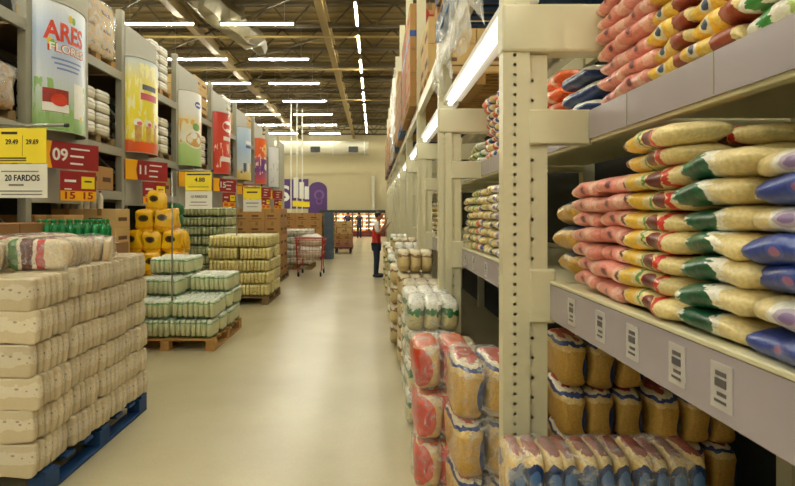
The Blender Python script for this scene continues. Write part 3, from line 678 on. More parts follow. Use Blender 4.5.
def wrap(s, off=0.0):
    """arc length from the near edge -> (x, y) on the half ellipse, pushed out by off"""
    s = max(0, min(ARC, s)); i = min(range(len(_arc)), key=lambda q: abs(_arc[q][0]-s))
    j = i+1 if (s > _arc[i][0] and i < _K) else max(0, i-1)
    a, b_ = _arc[i], _arc[j]; t = a[1] if a is b_ or a[0] == b_[0] else a[1]+(b_[1]-a[1])*(s-a[0])/(b_[0]-a[0])
    nx, ny = math.sin(t)/BB, -math.cos(t)/BA; l = math.hypot(nx, ny)
    return BB*math.sin(t)+nx/l*off, -BA*math.cos(t)+ny/l*off
def banner_panel(m):
    mb = MB(); n = 26; vs = []
    for i in range(n+1):
        x, y = wrap(ARC*i/n)
        xi, yi = wrap(ARC*i/n, -.006)
        vs += [(x, y, BZ0), (x, y, BZ1), (xi, yi, BZ0), (xi, yi, BZ1)]
    fs = []
    for i in range(n):
        a, b_ = i*4, i*4+4
        fs += [(a, b_, b_+1, a+1), (a+3, b_+3, b_+2, a+2), (a+1, b_+1, b_+3, a+3), (a+2, b_+2, b_, a)]
    return mb.add(vs, fs, m).mesh('panel', smooth=False)
def on_banner(me, s0, z0, off=.003):
    """bend flat mesh data (x right, y up) onto the banner around arc position s0, height z0"""
    for v in me.vertices:
        x, y = wrap(s0+v.co.x, off+v.co.z*.5); v.co = (x, y, z0+v.co.y)
    return me
def patch(w_, h, m, shape='rect', nx=10):
    """flat printed patch to bend on a banner; rect or ellipse"""
    mb = MB()
    if shape == 'rect':
        vs = [(-w_/2+w_*i/nx, yy, 0) for i in range(nx+1) for yy in (-h/2, h/2)]; fs = [(2*i, 2*i+2, 2*i+3, 2*i+1) for i in range(nx)]
    else:
        n = 20; vs = [(0, 0, 0)]+[(w_/2*math.cos(2*PI*k/n), h/2*math.sin(2*PI*k/n), 0) for k in range(n)]; fs = [(0, 1+k, 1+(k+1) % n) for k in range(n)]
    return mb.add(vs, fs, m).mesh('patch')
P_red = mat('print_red', srgb(206, 62, 30), .4); P_white = mat('print_white', srgb(238, 236, 226), .4); P_bluel = mat('print_blue', srgb(120, 140, 190), .4)
P_green = mat('print_green', srgb(120, 170, 80), .4, var=.3); P_beans = mat('print_beans', srgb(150, 44, 34), .4, var=.5, scale=40); P_pink = mat('print_rose', srgb(206, 96, 110), .4)
P_grey = mat('print_grey', srgb(96, 96, 110), .4); P_yel = mat('print_yellow', srgb(232, 196, 60), .4); P_orange = mat('print_orange', srgb(216, 84, 34), .4); P_food = mat('print_food', srgb(206, 160, 84), .4, var=.5, scale=25)
P_navy = mat('print_navy', srgb(66, 84, 150), .4); P_purple = mat('print_purple', srgb(104, 50, 130), .4)
S = srgb
BAN = [
 ('blue and green banner lettered in red on the nearest left board', [(0, S(120, 164, 84)), (.10, S(156, 188, 124)), (.30, S(194, 208, 196)), (.42, S(204, 212, 224)), (.75, S(176, 194, 222)), (1, S(226, 230, 236))], (S(146, 184, 112), 7, .55, .0, .40)),
 ('yellow banner with an orange foot on the second left board', [(0, S(214, 86, 34)), (.12, S(222, 96, 36)), (.14, S(236, 214, 60)), (.5, S(240, 224, 60)), (.75, S(236, 222, 110)), (1, S(206, 216, 220))], (S(244, 236, 170), 5, .55, .15, .95)),
 ('white and pale green banner with a food picture', [(0, S(160, 196, 110)), (.28, S(186, 212, 140)), (.32, S(232, 230, 214)), (.6, S(226, 214, 170)), (.72, S(230, 228, 220)), (1, S(234, 232, 226))], (S(226, 176, 80), 4, .54, .30, .62)),
 ('red banner with white lettering', [(0, S(196, 60, 40)), (.5, S(206, 70, 48)), (1, S(196, 52, 40))], (S(240, 200, 180), 6, .62, .1, .5)),
 ('pale blue banner with a sandy foot', [(0, S(220, 190, 90)), (.14, S(224, 206, 130)), (.2, S(210, 216, 216)), (.6, S(170, 200, 226)), (1, S(196, 214, 230))], (S(120, 110, 120), 5, .64, .12, .4)),
 ('orange and purple banner', [(0, S(220, 90, 40)), (.3, S(120, 60, 130)), (.5, S(140, 70, 130)), (.6, S(224, 92, 36)), (1, S(226, 100, 40))], (S(240, 220, 200), 6, .58, .2, .8)),
 ('plain white banner, the farthest of the row', [(0, S(214, 216, 218)), (.5, S(232, 232, 230)), (1, S(226, 228, 230))], (S(160, 180, 160), 6, .66, .1, .6)),
]
for k, (lab, stops, bl) in enumerate(BAN):
    yc = LY[k+1]+.06+.44
    e = empty('curved_banner', (LX+.006, yc, 0)); tag(e, lab, 'banner', 'curved banners on the left rack')
    inst('panel', banner_panel(grad_mat('banner_print_%d' % k, stops, bl)), parent=e)
    for zz in (BZ0, BZ1):
        fr = MB(); pts = [wrap(ARC*i/16, .004) for i in range(17)]
        fr.tube([(a, b_, zz) for a, b_ in pts], .008, M_board, 6); fr.obj('rim', e)
    C = ARC*.34
    if k == 0:
        t = on_banner(text('ARES', .30, P_red, width=.56, off=.03), C, 3.710); inst('lettering', t, parent=e)
        t = on_banner(text('FLORES', .135, P_red, width=.53, off=.05), C+.02, 3.525, .003); inst('lettering_outline', t, parent=e)
        t = on_banner(text('FLORES', .125, P_white, width=.49, off=.012), C+.02, 3.525, .006); inst('lettering', t, parent=e)
        for q in range(3): inst('text_line', on_banner(patch(.44-.06*q, .022, P_bluel), C+.02, 3.400-q*.055, .003), parent=e)
        inst('picture', on_banner(patch(.30, .27, P_beans), C-.14, 2.910, .003), parent=e); inst('picture_ground', on_banner(patch(.31, .10, P_white), C-.14, 2.830, .004), parent=e)
        inst('bean_pile', on_banner(patch(.20, .15, P_red, 'ell'), C-.11, 2.920, .006), parent=e)
        for (sx, sz, m) in ((.04, 3.98, P_yel), (.09, 3.97, P_green), (-.22, 3.66, P_yel), (-.19, 3.64, P_green)): inst('petal', on_banner(patch(.06, .09, m, 'ell'), C+sx, sz-.07, .005), parent=e)
        inst('grain_sack', on_banner(patch(.2, .42, P_white), C+.2, 2.950, .002), parent=e); inst('daisy', on_banner(patch(.06, .06, P_yel, 'ell'), C+.24, 2.750, .004), parent=e)
    elif k == 1:
        inst('text_line', on_banner(patch(.34, .085, P_grey), C+.04, 3.610, .003), parent=e); inst('text_line', on_banner(patch(.40, .11, P_pink), C+.04, 3.460, .003), parent=e)
        for q in range(3):
            inst('product_picture', on_banner(patch(.15, .13, P_white, 'ell'), C-.2+q*.2, 3.030, .003), parent=e); inst('product_picture', on_banner(patch(.11, .26, P_food), C-.2+q*.2, 2.860, .0035), parent=e)
            inst('food', on_banner(patch(.09, .06, P_pink, 'ell'), C-.18+q*.2, 3.020, .005), parent=e)
    elif k == 2:
        inst('emblem', on_banner(patch(.26, .14, P_navy, 'ell'), C+.1, 3.810, .003), parent=e); inst('emblem_text', on_banner(patch(.18, .03, P_white), C+.1, 3.810, .005), parent=e)
        inst('plate', on_banner(patch(.56, .40, P_white, 'ell'), C, 3.110, .003), parent=e); inst('food', on_banner(patch(.50, .30, P_food, 'ell'), C, 3.090, .005), parent=e)
        inst('egg', on_banner(patch(.2, .13, P_white, 'ell'), C-.05, 3.170, .007), parent=e); inst('herbs', on_banner(patch(.24, .16, P_green, 'ell'), C+.02, 3.350, .006), parent=e)
    elif k == 3:
        inst('emblem', on_banner(patch(.42, .28, P_white, 'ell'), C+.06, 3.730, .003), parent=e); inst('emblem_text', on_banner(patch(.28, .1, P_red), C+.06, 3.730, .005), parent=e)
        inst('text_line', on_banner(patch(.36, .10, P_white), C+.06, 3.430, .003), parent=e)
        inst('lettering_ground', on_banner(patch(.46, .12, P_white), C+.02, 2.920, .003), parent=e)
    elif k == 4:
        inst('lettering_ground', on_banner(patch(.36, .09, P_white), C+.06, 3.630, .003), parent=e); inst('text_line', on_banner(patch(.34, .08, P_navy), C+.06, 3.510, .003), parent=e)
        for q in range(3): inst('product_picture', on_banner(patch(.12, .24, (P_grey, P_white, P_food)[q]), C-.15+q*.17, 2.910, .003), parent=e)
    elif k == 5:
        inst('picture', on_banner(patch(.34, .34, P_yel, 'ell'), C+.08, 3.710, .003), parent=e); inst('product_picture', on_banner(patch(.36, .42, P_purple), C, 3.170, .003), parent=e); inst('picture', on_banner(patch(.2, .24, P_white, 'ell'), C+.1, 3.130, .005), parent=e)

# aisle signs and price boards under the banners
def bars(mb, lines, m, y=-.003):
    for (x0, x1, z, h) in lines: mb.box(x0, x1, y-.001, y, z-h/2, z+h/2, m)
NUM = {0: '09', 1: '11', 3: '15'}
SW, SH = .845, .32
sign_ang = math.atan2(.76, .37)
for k in range(7):
    y0 = LY[k+1]+.03
    e = empty('aisle_sign', (LX+.01, y0, 2.13), sign_ang); tag(e, ['red and yellow aisle sign numbered 09 beside the yellow price card', 'red aisle sign numbered 11 under the yellow banner', 'red and yellow aisle sign behind the second price card', 'red aisle sign numbered 15 under the red banner', 'red and yellow aisle sign behind the third price card', 'red and yellow aisle sign under the orange and purple banner', 'red and yellow aisle sign under the plain white banner'][k], 'sign', 'aisle signs on the left rack')
    # the sign's plane runs from the rack outwards and away from the camera; its printed face looks to the aisle
    MB().box(0, SW, -.01, .01, 0, SH, M_red).obj('panel', e, bevel=.002)
    ch = MB(); vs = [(0, -.0112, 0), (.235, -.0112, 0), (.205, -.0112, SH/2), (.235, -.0112, SH), (0, -.0112, SH)]; ch.add(vs, [(0, 1, 2, 3, 4)], M_gold); ch.obj('yellow_end', e)
    if k in NUM: inst('number', text(NUM[k], .20, P_white, width=.13 if k == 1 else .19), (.335, -.012, SH/2), rot=FRONT, parent=e)
    t = MB(); bars(t, [(.47, .72, .25, .020), (.46, .64, .16, .022), (.46, .63, .07, .022)], P_white, -.0112); t.obj('text_line', e)
    MB().box(.30, .31, -.004, .004, -.05, 0, M_grey).obj('bracket', e)
    # promotional price board hung below
    p = empty('price_board', (LX+.01+math.cos(sign_ang)*.34, y0+math.sin(sign_ang)*.34, 1.75), sign_ang)
    tag(p, 'small red and yellow price board hung under the %s aisle sign from camera' % NTH[k], 'price board', 'price boards under the aisle signs')
    PW, PH = .47, .36
    MB().box(0, PW, -.006, .006, 0, PH, M_red).obj('panel', p)
    q = MB(); q.box(0, PW, -.008, -.006, 0, .12, M_gold); q.box(.27, PW-.02, -.008, -.006, .15, .30, M_yel); q.obj('yellow_field', p)
    t = MB(); bars(t, [(.05, .2, .24, .03), (.05, .14, .14, .015)], P_white, -.0065); bars(t, [(.31, .41, .24, .02)], M_ink, -.0085); t.obj('text_line', p)
    if k == 0:
        for xx in (.11, .35): inst('price', text('15', .12, M_red, width=.13), (xx, -.0085, .06), rot=FRONT, parent=p)
    else:
        t = MB(); bars(t, [(.05, .18, .06, .07), (.28, .42, .06, .07)], P_orange, -.0085); t.obj('price_print', p)

# price cards on poles by the pallets
def price_stand(x0, x1, yc, ztop, pole_x, label, y_lines, w_lines, foot_z=0.0, arm_x=None, num=None, fard=None, zc=None):
    e = empty('price_stand', (pole_x, yc, foot_z)); tag(e, label, 'price stand', 'price cards on poles')
    W = x1-x0; cx = (x0+x1)/2-pole_x; zt = ztop-foot_z; h1 = W*.70; h2 = W*.68
    MB().tube([(0, .012, 0), (0, .012, zt+.03)], .010, M_chrome, 8).obj('pole', e, smooth=True)
    MB().tube([(0, .012, zt+.02), ((arm_x or x1)-pole_x, .012, zt+.02)], .010, M_chrome, 8).obj('arm', e, smooth=True)
    MB().tube([((arm_x or x1)-pole_x-.005, .012, zt+.02), ((arm_x or x1)-pole_x+.02, .012, zt+.02)], .013, M_rub, 8).obj('end_cap', e)
    yc_ = empty
    c1 = MB().box(cx-W/2, cx+W/2, -.002, .002, zt-h1, zt, M_yel).obj('yellow_card', e)
    c2 = MB().box(cx-W/2, cx+W/2+.006, -.002, .002, zt-h1-h2-.006, zt-h1-.006, M_white).obj('white_card', e)
    t = MB(); bars(t, [(cx+a*W, cx+b_*W, zt-z*h1, hh*h1) for a, b_, z, hh in y_lines], M_ink); t.obj('printed_line', c1)
    t = MB(); bars(t, [(cx+a*W, cx+b_*W, zt-h1-.006-z*h2, hh*h2) for a, b_, z, hh in w_lines], mat('grey_ink', srgb(110, 106, 100), .6)); t.obj('printed_line', c2)
    for s, xx, zz, sz, wd in num: inst('price', text(s, sz*W, M_ink, width=wd*W, depth=.0008), (cx+xx*W, -.0032, zt-zz*h1), rot=FRONT, parent=c1)
    for s, xx, zz, sz, wd in fard: inst('lettering', text(s, sz*W, M_ink, width=wd*W, depth=.0008), (cx+xx*W, -.0032, zt-h1-.006-zz*h2), rot=FRONT, parent=c2)
price_stand(-2.425, -2.105, 3.47, 2.145, -2.47, 'yellow and white price cards hung above the left cream stack', [(-.4, -.08, .14, .07), (.02, .025, .5, .6), (-.48, .1, .86, .04), (-.48, .1, .93, .03)], [(-.4, .35, .22, .03), (-.25, .05, .62, .05), (-.45, .42, .80, .03), (-.4, .42, .90, .03)], foot_z=1.24, arm_x=-1.99,
    num=[('29.49', -.19, .40, .14, .25), ('29.69', .22, .40, .14, .25)], fard=[('20 FARDOS', .02, .42, .17, .70)])
price_stand(-2.20, -1.895, 6.3, 2.075, -2.36, 'yellow and white price cards above the green bales', [(-.45, .45, .12, .08), (-.4, .4, .8, .03)], [(-.3, .3, .62, .05), (-.35, .35, .8, .03)], foot_z=.575, num=[('4.88', .05, .42, .22, .4)], fard=[('15 FARDOS', .02, .32, .14, .62)])
price_stand(-2.30, -1.985, 9.5, 2.065, -2.42, 'yellow and white price cards above the pale yellow bales', [(-.45, .45, .10, .08), (-.3, .3, .45, .12)], [(-.35, .35, .3, .08), (-.3, .3, .6, .05)], foot_z=1.19, num=[], fard=[])

# ------------------------------------------------------------------ cartons and goods on the left
CART = {}
def carton(w_, d, h, loc, label, group, m=None, parts=True, rz=0, stripe=None, name='carton'):
    m = m or M_carton; key = (w_, d, h, m.name, stripe)
    if key not in CART:
        body = MB().box(-w_/2, w_/2, -d/2, d/2, 0, h, m).mesh('body', bevel=.006)
        tp = MB(); tp.box(-.03, .03, -d/2-.0015, d/2+.0015, h-.0005, h+.0015, M_tape); tp.box(-.03, .03, -d/2-.0015, -d/2, h-.09, h, M_tape); tp = tp.mesh('tape')
        pr = MB(); pm = M_printred if stripe == 'red' else M_print
        pr.box(-w_*.34, w_*.1, -d/2-.001, -d/2, h*.38, h*.52, pm); pr.box(-w_*.34, w_*.30, -d/2-.001, -d/2, h*.2, h*.26, pm)
        pr.box(w_/2, w_/2+.001, -d*.3, d*.3, h*.35, h*.55, pm); pr.box(-w_/2-.001, -w_/2, -d*.3, d*.3, h*.35, h*.6, pm)
        if stripe == 'red':
            n = 16; pr.add([(-w_*.18, -d/2-.0015, h*.5)]+[(-w_*.18+.09*math.cos(2*PI*k/n), -d/2-.0015, h*.5+.09*math.sin(2*PI*k/n)) for k in range(n)], [(0, 1+k, 1+(k+1) % n) for k in range(n)], M_printred)
        CART[key] = (body, tp, pr.mesh('print'))
    b_, t, p = CART[key]
    e = empty(name, loc, rz); tag(e, label, 'carton', group); inst('body', b_, parent=e)
    if parts: inst('tape', t, parent=e); inst('print', p, parent=e)
    return e
def stack(nx, ny, nz, x1, y0, z0, w_, d, h, desc, place, group, m=None, kind='carton', bale=None, vis=True, stripe=None, film=False):
    """x1 = aisle-side face; columns go away from the aisle (x) and from the camera (y)"""
    for ix in range(nx):
        for iy in range(ny):
            for iz in range(nz):
                if ix > 0 and iy > 0 and iz < nz-1: continue
                L = '%s, %s layer, %s row, %s side, %s' % (desc, ORD[iz], NTH[iy], 'aisle' if ix == 0 else ('inner' if ix == 1 else 'wall'), place)
                loc = (x1-w_/2-ix*(w_+.006)+R.uniform(-.002, .002), y0+d/2+iy*(d+.006), z0+.002+iz*(h+.0022))
                if kind == 'carton': carton(w_, d, h, loc, L, group, m, stripe=stripe)
                else: bale.put('goods_bale', loc, 0, L, group)
# shelf loads, level 2.60 and 3.78
bw = Bale(6, .075, .40, .165, BM_white, one=True)
bays = [(LY[k], k) for k in range(8)]
BN = ['first', 'second', 'third', 'fourth', 'fifth', 'sixth', 'seventh', 'eighth']
for y, k in bays:
    # middle level
    pallet(LX-1.0, LX-.06, y+1.15, y+2.18, M_wood2, 'wooden pallet on the middle level of the %s left bay' % BN[k], h=.12, z=2.606)
    if k == 0: stack(2, 2, 2, LX-.05, y+1.2, 2.728, .45, .45, .23, 'film wrapped brown carton', 'of first left bay', 'cartons on the first left bay', M_carton)
    else:
        for iy in range(2):
            for r in range(4 if k < 4 else 3):
                for ix in range(2):
                    if ix and iy: continue
                    bw.put('goods_bale', (LX-.29-ix*.46, y+1.42+iy*.42, 2.73+r*.165), 0, 'white bale, middle level, %s left bay, %s layer, %s %s' % (BN[k], ORD[r], ('near', 'far')[iy], ('aisle side', 'inner side')[ix]), 'white bales on the middle level')
    # top level
    if k in (1, 2, 3, 4, 5):
        pallet(LX-1.0, LX-.06, y+1.15, y+2.18, M_wood, 'wooden pallet on the top level of the %s left bay' % BN[k], h=.12, z=3.786)
        if k % 2: stack(2, 2, 3, LX-.06, y+1.2, 3.908, .44, .45, .25, 'tan carton', 'on top of %s left bay' % BN[k], 'cartons on the top level', M_carton3)
        else:
            for iy in range(2):
                for r in range(5):
                    bw.put('goods_bale', (LX-.30, y+1.42+iy*.42, 3.908+r*.165), 0, 'white bale on top level, %s left bay, %s layer, %s' % (BN[k], ORD[r], ('near', 'far')[iy]), 'white bales on the top level')
    # low shelf
    stack(2, 2, 1, LX-.06, y+1.30, 1.937, .42, .40, .34, 'tan carton on the low shelf', 'in %s left bay' % BN[k], 'cartons on the low shelf', M_carton)
# film around the nearest top load
fm = MB().sup((LX-.52, LY[1]+1.67, 4.28), (.52, .52, .42), M_film2, 7, 7, 32, 16, jit=.05).obj('stretch_film', smooth=True); tag(fm, 'stretch film around the cartons on the nearest top level', 'film')
fm = MB().sup((LX-.52, LY[0]+1.66, 2.98), (.53, .52, .27), M_film2, 7, 7, 32, 16, jit=.05).obj('stretch_film', smooth=True); tag(fm, 'stretch film around the cartons at the left frame edge', 'film')

# floor goods, left side
pallet(-4.5, -3.35, 4.6, 5.7, M_wood2, 'wooden pallet under brown cartons at the left frame edge')
stack(2, 2, 5, -3.36, 4.62, .142, .52, .5, .27, 'brown carton', 'of floor stack at left edge', 'brown floor cartons', M_carton2)
pallet(-4.72, -3.56, 6.15, 7.0, M_wood2, 'wooden pallet under the tan cartons behind cream stack')
stack(3, 1, 5, -3.58, 6.25, .142, .36, .42, .285, 'tan carton with brown print', 'behind the cream stack', 'tan floor cartons', M_carton, stripe='p')
# green bottles in a tray
def bottle_mesh(body, cap):
    prof = [(.0, 0), (.033, 0), (.036, .01), (.036, .15), (.030, .18), (.014, .205), (.014, .225)]
    n = 12; mb = MB(); vs = [(r*math.cos(2*PI*k/n), r*math.sin(2*PI*k/n), z) for r, z in prof for k in range(n)]
    mb.add(vs, [(i*n+k, i*n+(k+1) % n, (i+1)*n+(k+1) % n, (i+1)*n+k) for i in range(len(prof)-1) for k in range(n)], body)
    return mb.mesh('bottle_body', smooth=True), MB().tube([(0, 0, .222), (0, 0, .25)], .017, cap, 10).mesh('cap', smooth=True)
M_gbot = mat('green_bottle', srgb(14, 120, 60), .25); M_gcap = mat('green_cap', srgb(20, 140, 70), .3)
gb, gc = bottle_mesh(M_gbot, M_gcap)
pallet(-3.52, -2.66, 5.35, 6.05, M_wood2, 'wooden pallet under the cartons with the green bottles')
stack(2, 1, 4, -2.68, 5.4, .142, .40, .5, .285, 'brown carton', 'under the green bottles', 'cartons under green bottles', M_carton2)
for i in range(9):
    for j in range(2):
        e = empty('green_bottle', (-3.40+i*.082, 5.48+j*.085, 1.287)); tag(e, 'green bottle, %s from left in the %s row on the brown cartons' % (NTH[i], ('front', 'back')[j]), 'bottle', 'green bottles on the cartons')
        inst('bottle_body', gb, parent=e); inst('cap', gc, parent=e)
# white capped bottle cartons further along
pallet(-4.28, -3.38, 7.02, 7.62, M_wood2, 'wooden pallet under the pale bottle cartons')
stack(2, 1, 6, -3.40, 7.1, .142, .42, .42, .25, 'pale carton of bottles', 'before the yellow packs', 'pale bottle cartons', M_carton3)
M_wb = mat('white_bottle', srgb(220, 212, 190), .3); M_rc = mat('red_cap', srgb(200, 60, 50), .4); wb, wc = bottle_mesh(M_wb, M_rc)
for i in range(6):
    e = empty('white_bottle', (-4.1+i*.09, 7.2, 1.648)); tag(e, 'white bottle with red cap, %s from left above the pale cartons' % NTH[i], 'bottle', 'white bottles above pale cartons')
    inst('bottle_body', wb, parent=e); inst('cap', wc, parent=e)

# yellow packs on a yellow stand
st = empty('display_stand', (-3.22, 8.1, 0)); tag(st, 'yellow display stand under the yellow packs', 'display stand')
M_ystand = mat('yellow_stand', srgb(232, 172, 10), .45)
MB().box(-.36, .36, -.33, .42, .05, .66, M_ystand).obj('body', st, bevel=.01); MB().box(-.38, .38, -.35, .44, .66, .70, M_ystand).obj('top', st, bevel=.01); MB().box(-.33, .33, -.30, .40, 0, .05, M_dark).obj('plinth', st)
yp = [MB().sup((0, 0, .165), (.13, .085, .165), BM_ydisp, 4.5, 4.5, 20, 12, jit=.05, seed=q).mesh('yellow_pack', smooth=True) for q in range(3)]
for r, (n, z) in enumerate([(3, .70), (3, 1.015), (2, 1.325), (1, 1.60)]):
    for dd in range(3):
        for i in range(n):
            if r == 3 and dd: continue
            o = inst('yellow_pack', yp[R.randrange(3)], (-3.22+(i-(n-1)/2)*.255, 7.86+dd*.18+r*.03, z), rot=(R.uniform(-.15, .05), R.uniform(-.12, .12), R.uniform(-.4, .4)))
            tag(o, 'yellow pack, %s tier, %s row, %s from left on yellow stand' % (ORD[r], ('front', 'middle', 'back')[dd], NTH[i]), 'pack', 'yellow packs on the stand')
# green packs and leaves beside it
M_gp = mat('dark_green_pack', srgb(24, 100, 52), .35, var=.3, scale=20)
gp = MB().sup((0, 0, .09), (.12, .07, .09), M_gp, 4, 4, 14, 8, jit=.015).mesh('green_pack', smooth=True)
for r in range(8):
    for i in range(2): tag(inst('green_pack', gp, (-3.53+.25*i, 8.93+i*.03, .30+r*.182)), 'dark green pack right of yellow packs, %s layer, %s' % (ORD[r], ('left', 'right')[i]), 'pack', 'dark green packs')
gst = empty('low_platform', (-3.41, 8.95, 0)); tag(gst, 'low dark platform under the dark green packs', 'platform'); MB().box(-.28, .28, -.14, .16, 0, .27, M_dark).obj('frame', gst, bevel=.01); MB().box(-.29, .29, -.15, .17, .27, .30, M_wood2).obj('top_board', gst, bevel=.005)

# grey green bales beyond, by the rack
pallet(-4.1, -2.95, 10.95, 12.0, M_wood2, 'wooden pallet under the tall grey green bales')
b4 = Bale(7, .075, .45, .197, BM_grn2, one=True)
for c in range(2):
    for dpt in range(2):
        for r in range(8 - c*0 - (1 if c == 1 else 0)*0):
            if c == 0 and r > 7: continue
            b4.put('grain_bale', (-3.25-c*.54, 11.2+dpt*.47, .142+r*.197), 0, 'grey green bale by left rack, %s layer, %s pile, %s row' % (ORD[r], ('right', 'left')[c], ('front', 'back')[dpt]), 'grey green bales')
# brown carton stack past the yellow bales
pallet(-3.3, -2.16, 12.6, 13.7, M_wood2, 'wooden pallet under the brown cartons past the yellow bales')
stack(3, 2, 5, -2.2, 12.65, .142, .36, .5, .31, 'brown carton', 'stacked past yellow bales', 'brown cartons past the yellow bales', M_carton)
# white bags on a pallet
pallet(-2.75, -1.75, 15.2, 16.3, M_wood2, 'wooden pallet under the white sacks behind the red cart')
b5 = Bale(5, .10, .45, .20, BM_white, one=True)
for c in range(2):
    for dpt in range(2):
        for r in range(5):
            b5.put('white_sack_bale', (-2.02-c*.5, 15.45+dpt*.5, .142+r*.20), 0, 'white sack bale behind red cart, %s layer, %s pile, %s row' % (ORD[r], ('right', 'left')[c], ('front', 'back')[dpt]), 'white sack bales')
# shopping cart
ct = empty('shopping_cart', (-1.62, 13.95, 0)); tag(ct, 'red wire shopping cart loaded with white sacks', 'shopping cart')
wirem = MB()
for zz, gx_, gy in ((.42, .30, .38), (.6, .33, .42), (.78, .35, .45), (.92, .36, .47)):
    p = [(-gx_, -gy, zz), (gx_, -gy, zz), (gx_, gy, zz), (-gx_, gy, zz), (-gx_, -gy, zz)]; wirem.tube(p, .007, M_redm, 6, cap=False)
for i in range(9):
    t = -1+2*i/8
    for sy in (-1, 1): wirem.tube([(t*.30, sy*.38, .42), (t*.36, sy*.47, .92)], .003, M_redm, 5); 
    for sx in (-1, 1): wirem.tube([(sx*.30, t*.38, .42), (sx*.36, t*.47, .92)], .003, M_redm, 5)
    wirem.tube([(t*.30, -.38, .42), (t*.30, .38, .42)], .003, M_redm, 5)
wirem.obj('basket', ct)
fr = MB()
for sx in (-1, 1): fr.tube([(sx*.33, -.46, .97), (sx*.31, -.40, .42), (sx*.30, -.40, .16), (sx*.27, .45, .16), (sx*.28, .40, .42)], .014, M_redm, 6)
fr.obj('frame', ct)
MB().tube([(-.36, -.52, .98), (.36, -.52, .98)], .018, M_redm, 8).obj('handle', ct)
wm_ = MB().tube([(-.02, 0, 0), (.02, 0, 0)], .06, M_rub, 12).mesh('wheel')
for sx in (-1, 1):
    for yy in (-.38, .42): inst('wheel', wm_, (sx*.28, yy, .06), parent=ct); MB().box(sx*.28-.03, sx*.28+.03, yy-.02, yy+.02, .08, .16, M_chrome).obj('caster_fork', ct)
sk = [MB().sup((0, 0, .16), (.28, .19, .16), BM_white, 3, 3, 18, 10, jit=.05, seed=q+4).mesh('white_sack', smooth=True) for q in range(2)]
tag(inst('white_sack', sk[0], (-1.62, 13.78, .435), .05), 'lower white sack lying in the red cart', 'sack', 'sacks in the cart')
tag(inst('white_sack', sk[1], (-1.60, 13.80, .735), -.1), 'upper white sack bulging out of the red cart', 'sack', 'sacks in the cart')
tag(inst('white_sack', sk[1], (-1.61, 14.18, .435), .1), 'white sack at the far end of the red cart', 'sack', 'sacks in the cart')
# cartons and blue stack farther on
pallet(-3.2, -1.76, 18.6, 19.8, M_blue_p, 'blue pallet under the tan cartons beyond the cart')
stack(3, 2, 5, -1.8, 18.65, .142, .45, .55, .29, 'tan carton', 'beyond the red cart', 'tan cartons beyond the cart', M_carton, stripe='p')
M_bcr = mat('shaded_side_box', srgb(72, 88, 104), .5, var=.25, scale=6)  # added boxes stand in for the shadowed, blue-wrapped side of a pallet stack
crm = MB()
for s_ in (-1, 1): crm.box(-.14, .14, s_*.28-.012, s_*.28+.012, 0, .27, M_bcr); crm.box(s_*.14-.012, s_*.14+.012, -.28, .28, 0, .27, M_bcr)
crm.box(-.14, .14, -.28, .28, 0, .02, M_bcr); crm.box(-.16, .16, -.30, .30, .24, .27, M_bcr); crm = crm.mesh('shaded_side_box', bevel=.004)
for r in range(6): tag(inst('shaded_side_box', crm, (-1.57, 18.95, .0+r*.272)), 'added blue box for the shaded stack side by tan cartons, %s of the stack' % ORD[r], 'stand-in box', 'blue stand-in boxes')
# flatbed trolley with cartons
tr = empty('flatbed_trolley', (-1.22, 21.7, 0)); tag(tr, 'dark red flatbed trolley carrying cartons far down the aisle', 'trolley')
M_trd = mat('trolley_red', srgb(112, 40, 34), .5)
MB().box(-.36, .36, -.55, .55, .20, .26, M_trd).obj('platform', tr, bevel=.01)
MB().tube([(-.33, .55, .24), (-.33, .60, 1.0), (.33, .60, 1.0), (.33, .55, .24)], .02, M_trd, 8).obj('handle', tr, smooth=True)
for sx in (-1, 1):
    for yy in (-.42, .42): inst('wheel', MB().tube([(-.025, 0, 0), (.025, 0, 0)], .10, M_rub, 12).mesh('wheel'), (sx*.28, yy, .10), parent=tr)
for r in range(2):
    for i in range(2): carton(.34, .5, .26, (-1.39+i*.35, 21.75, .262+r*.262), 'carton on the flatbed trolley, %s layer, %s' % (ORD[r], ('left', 'right')[i]), 'cartons on the trolley', mat('carton_rose', srgb(176, 128, 96), .7) if r == 0 else M_carton, name='carton')
pallet(-2.0, -.95, 23.9, 25, M_wood2, 'wooden pallet under the far tan cartons behind the trolley')
stack(2, 2, 4, -1.0, 23.95, .142, .5, .5, .27, 'far tan carton', 'behind the trolley', 'far cartons behind the trolley', M_carton3)
# far goods left, middle distance
pallet(-4.2, -3.0, 16.6, 17.8, M_wood2, 'wooden pallet under the far pale cartons left')
stack(2, 2, 5, -3.02, 16.65, .142, .55, .55, .31, 'far pale carton', 'left beyond white sacks', 'far pale cartons', M_carton3)
# far signs on poles
for i, (x, y, z0, z1) in enumerate([(-3.62, 25.0, 1.75, 3.25), (-3.52, 26.2, 1.75, 3.1), (-3.42, 27.4, 1.75, 2.95)]):
    e = empty('hanging_sign', (x, y, 0)); tag(e, 'narrow white sign on a thin pole, %s from left in the far aisle' % NTH[i], 'sign', 'far white signs')
    MB().tube([(-.22, 0, 0), (-.22, 0, 6.9)], .03, M_wht, 6).obj('pole', e)
    MB().box(-.10, .12, -.03, .03, z0+.55, z1, M_wht).obj('panel', e, bevel=.01)
    MB().box(-.14, .16, -.05, -.035, z0+.15, z0+.42, M_yel).obj('yellow_card', e)

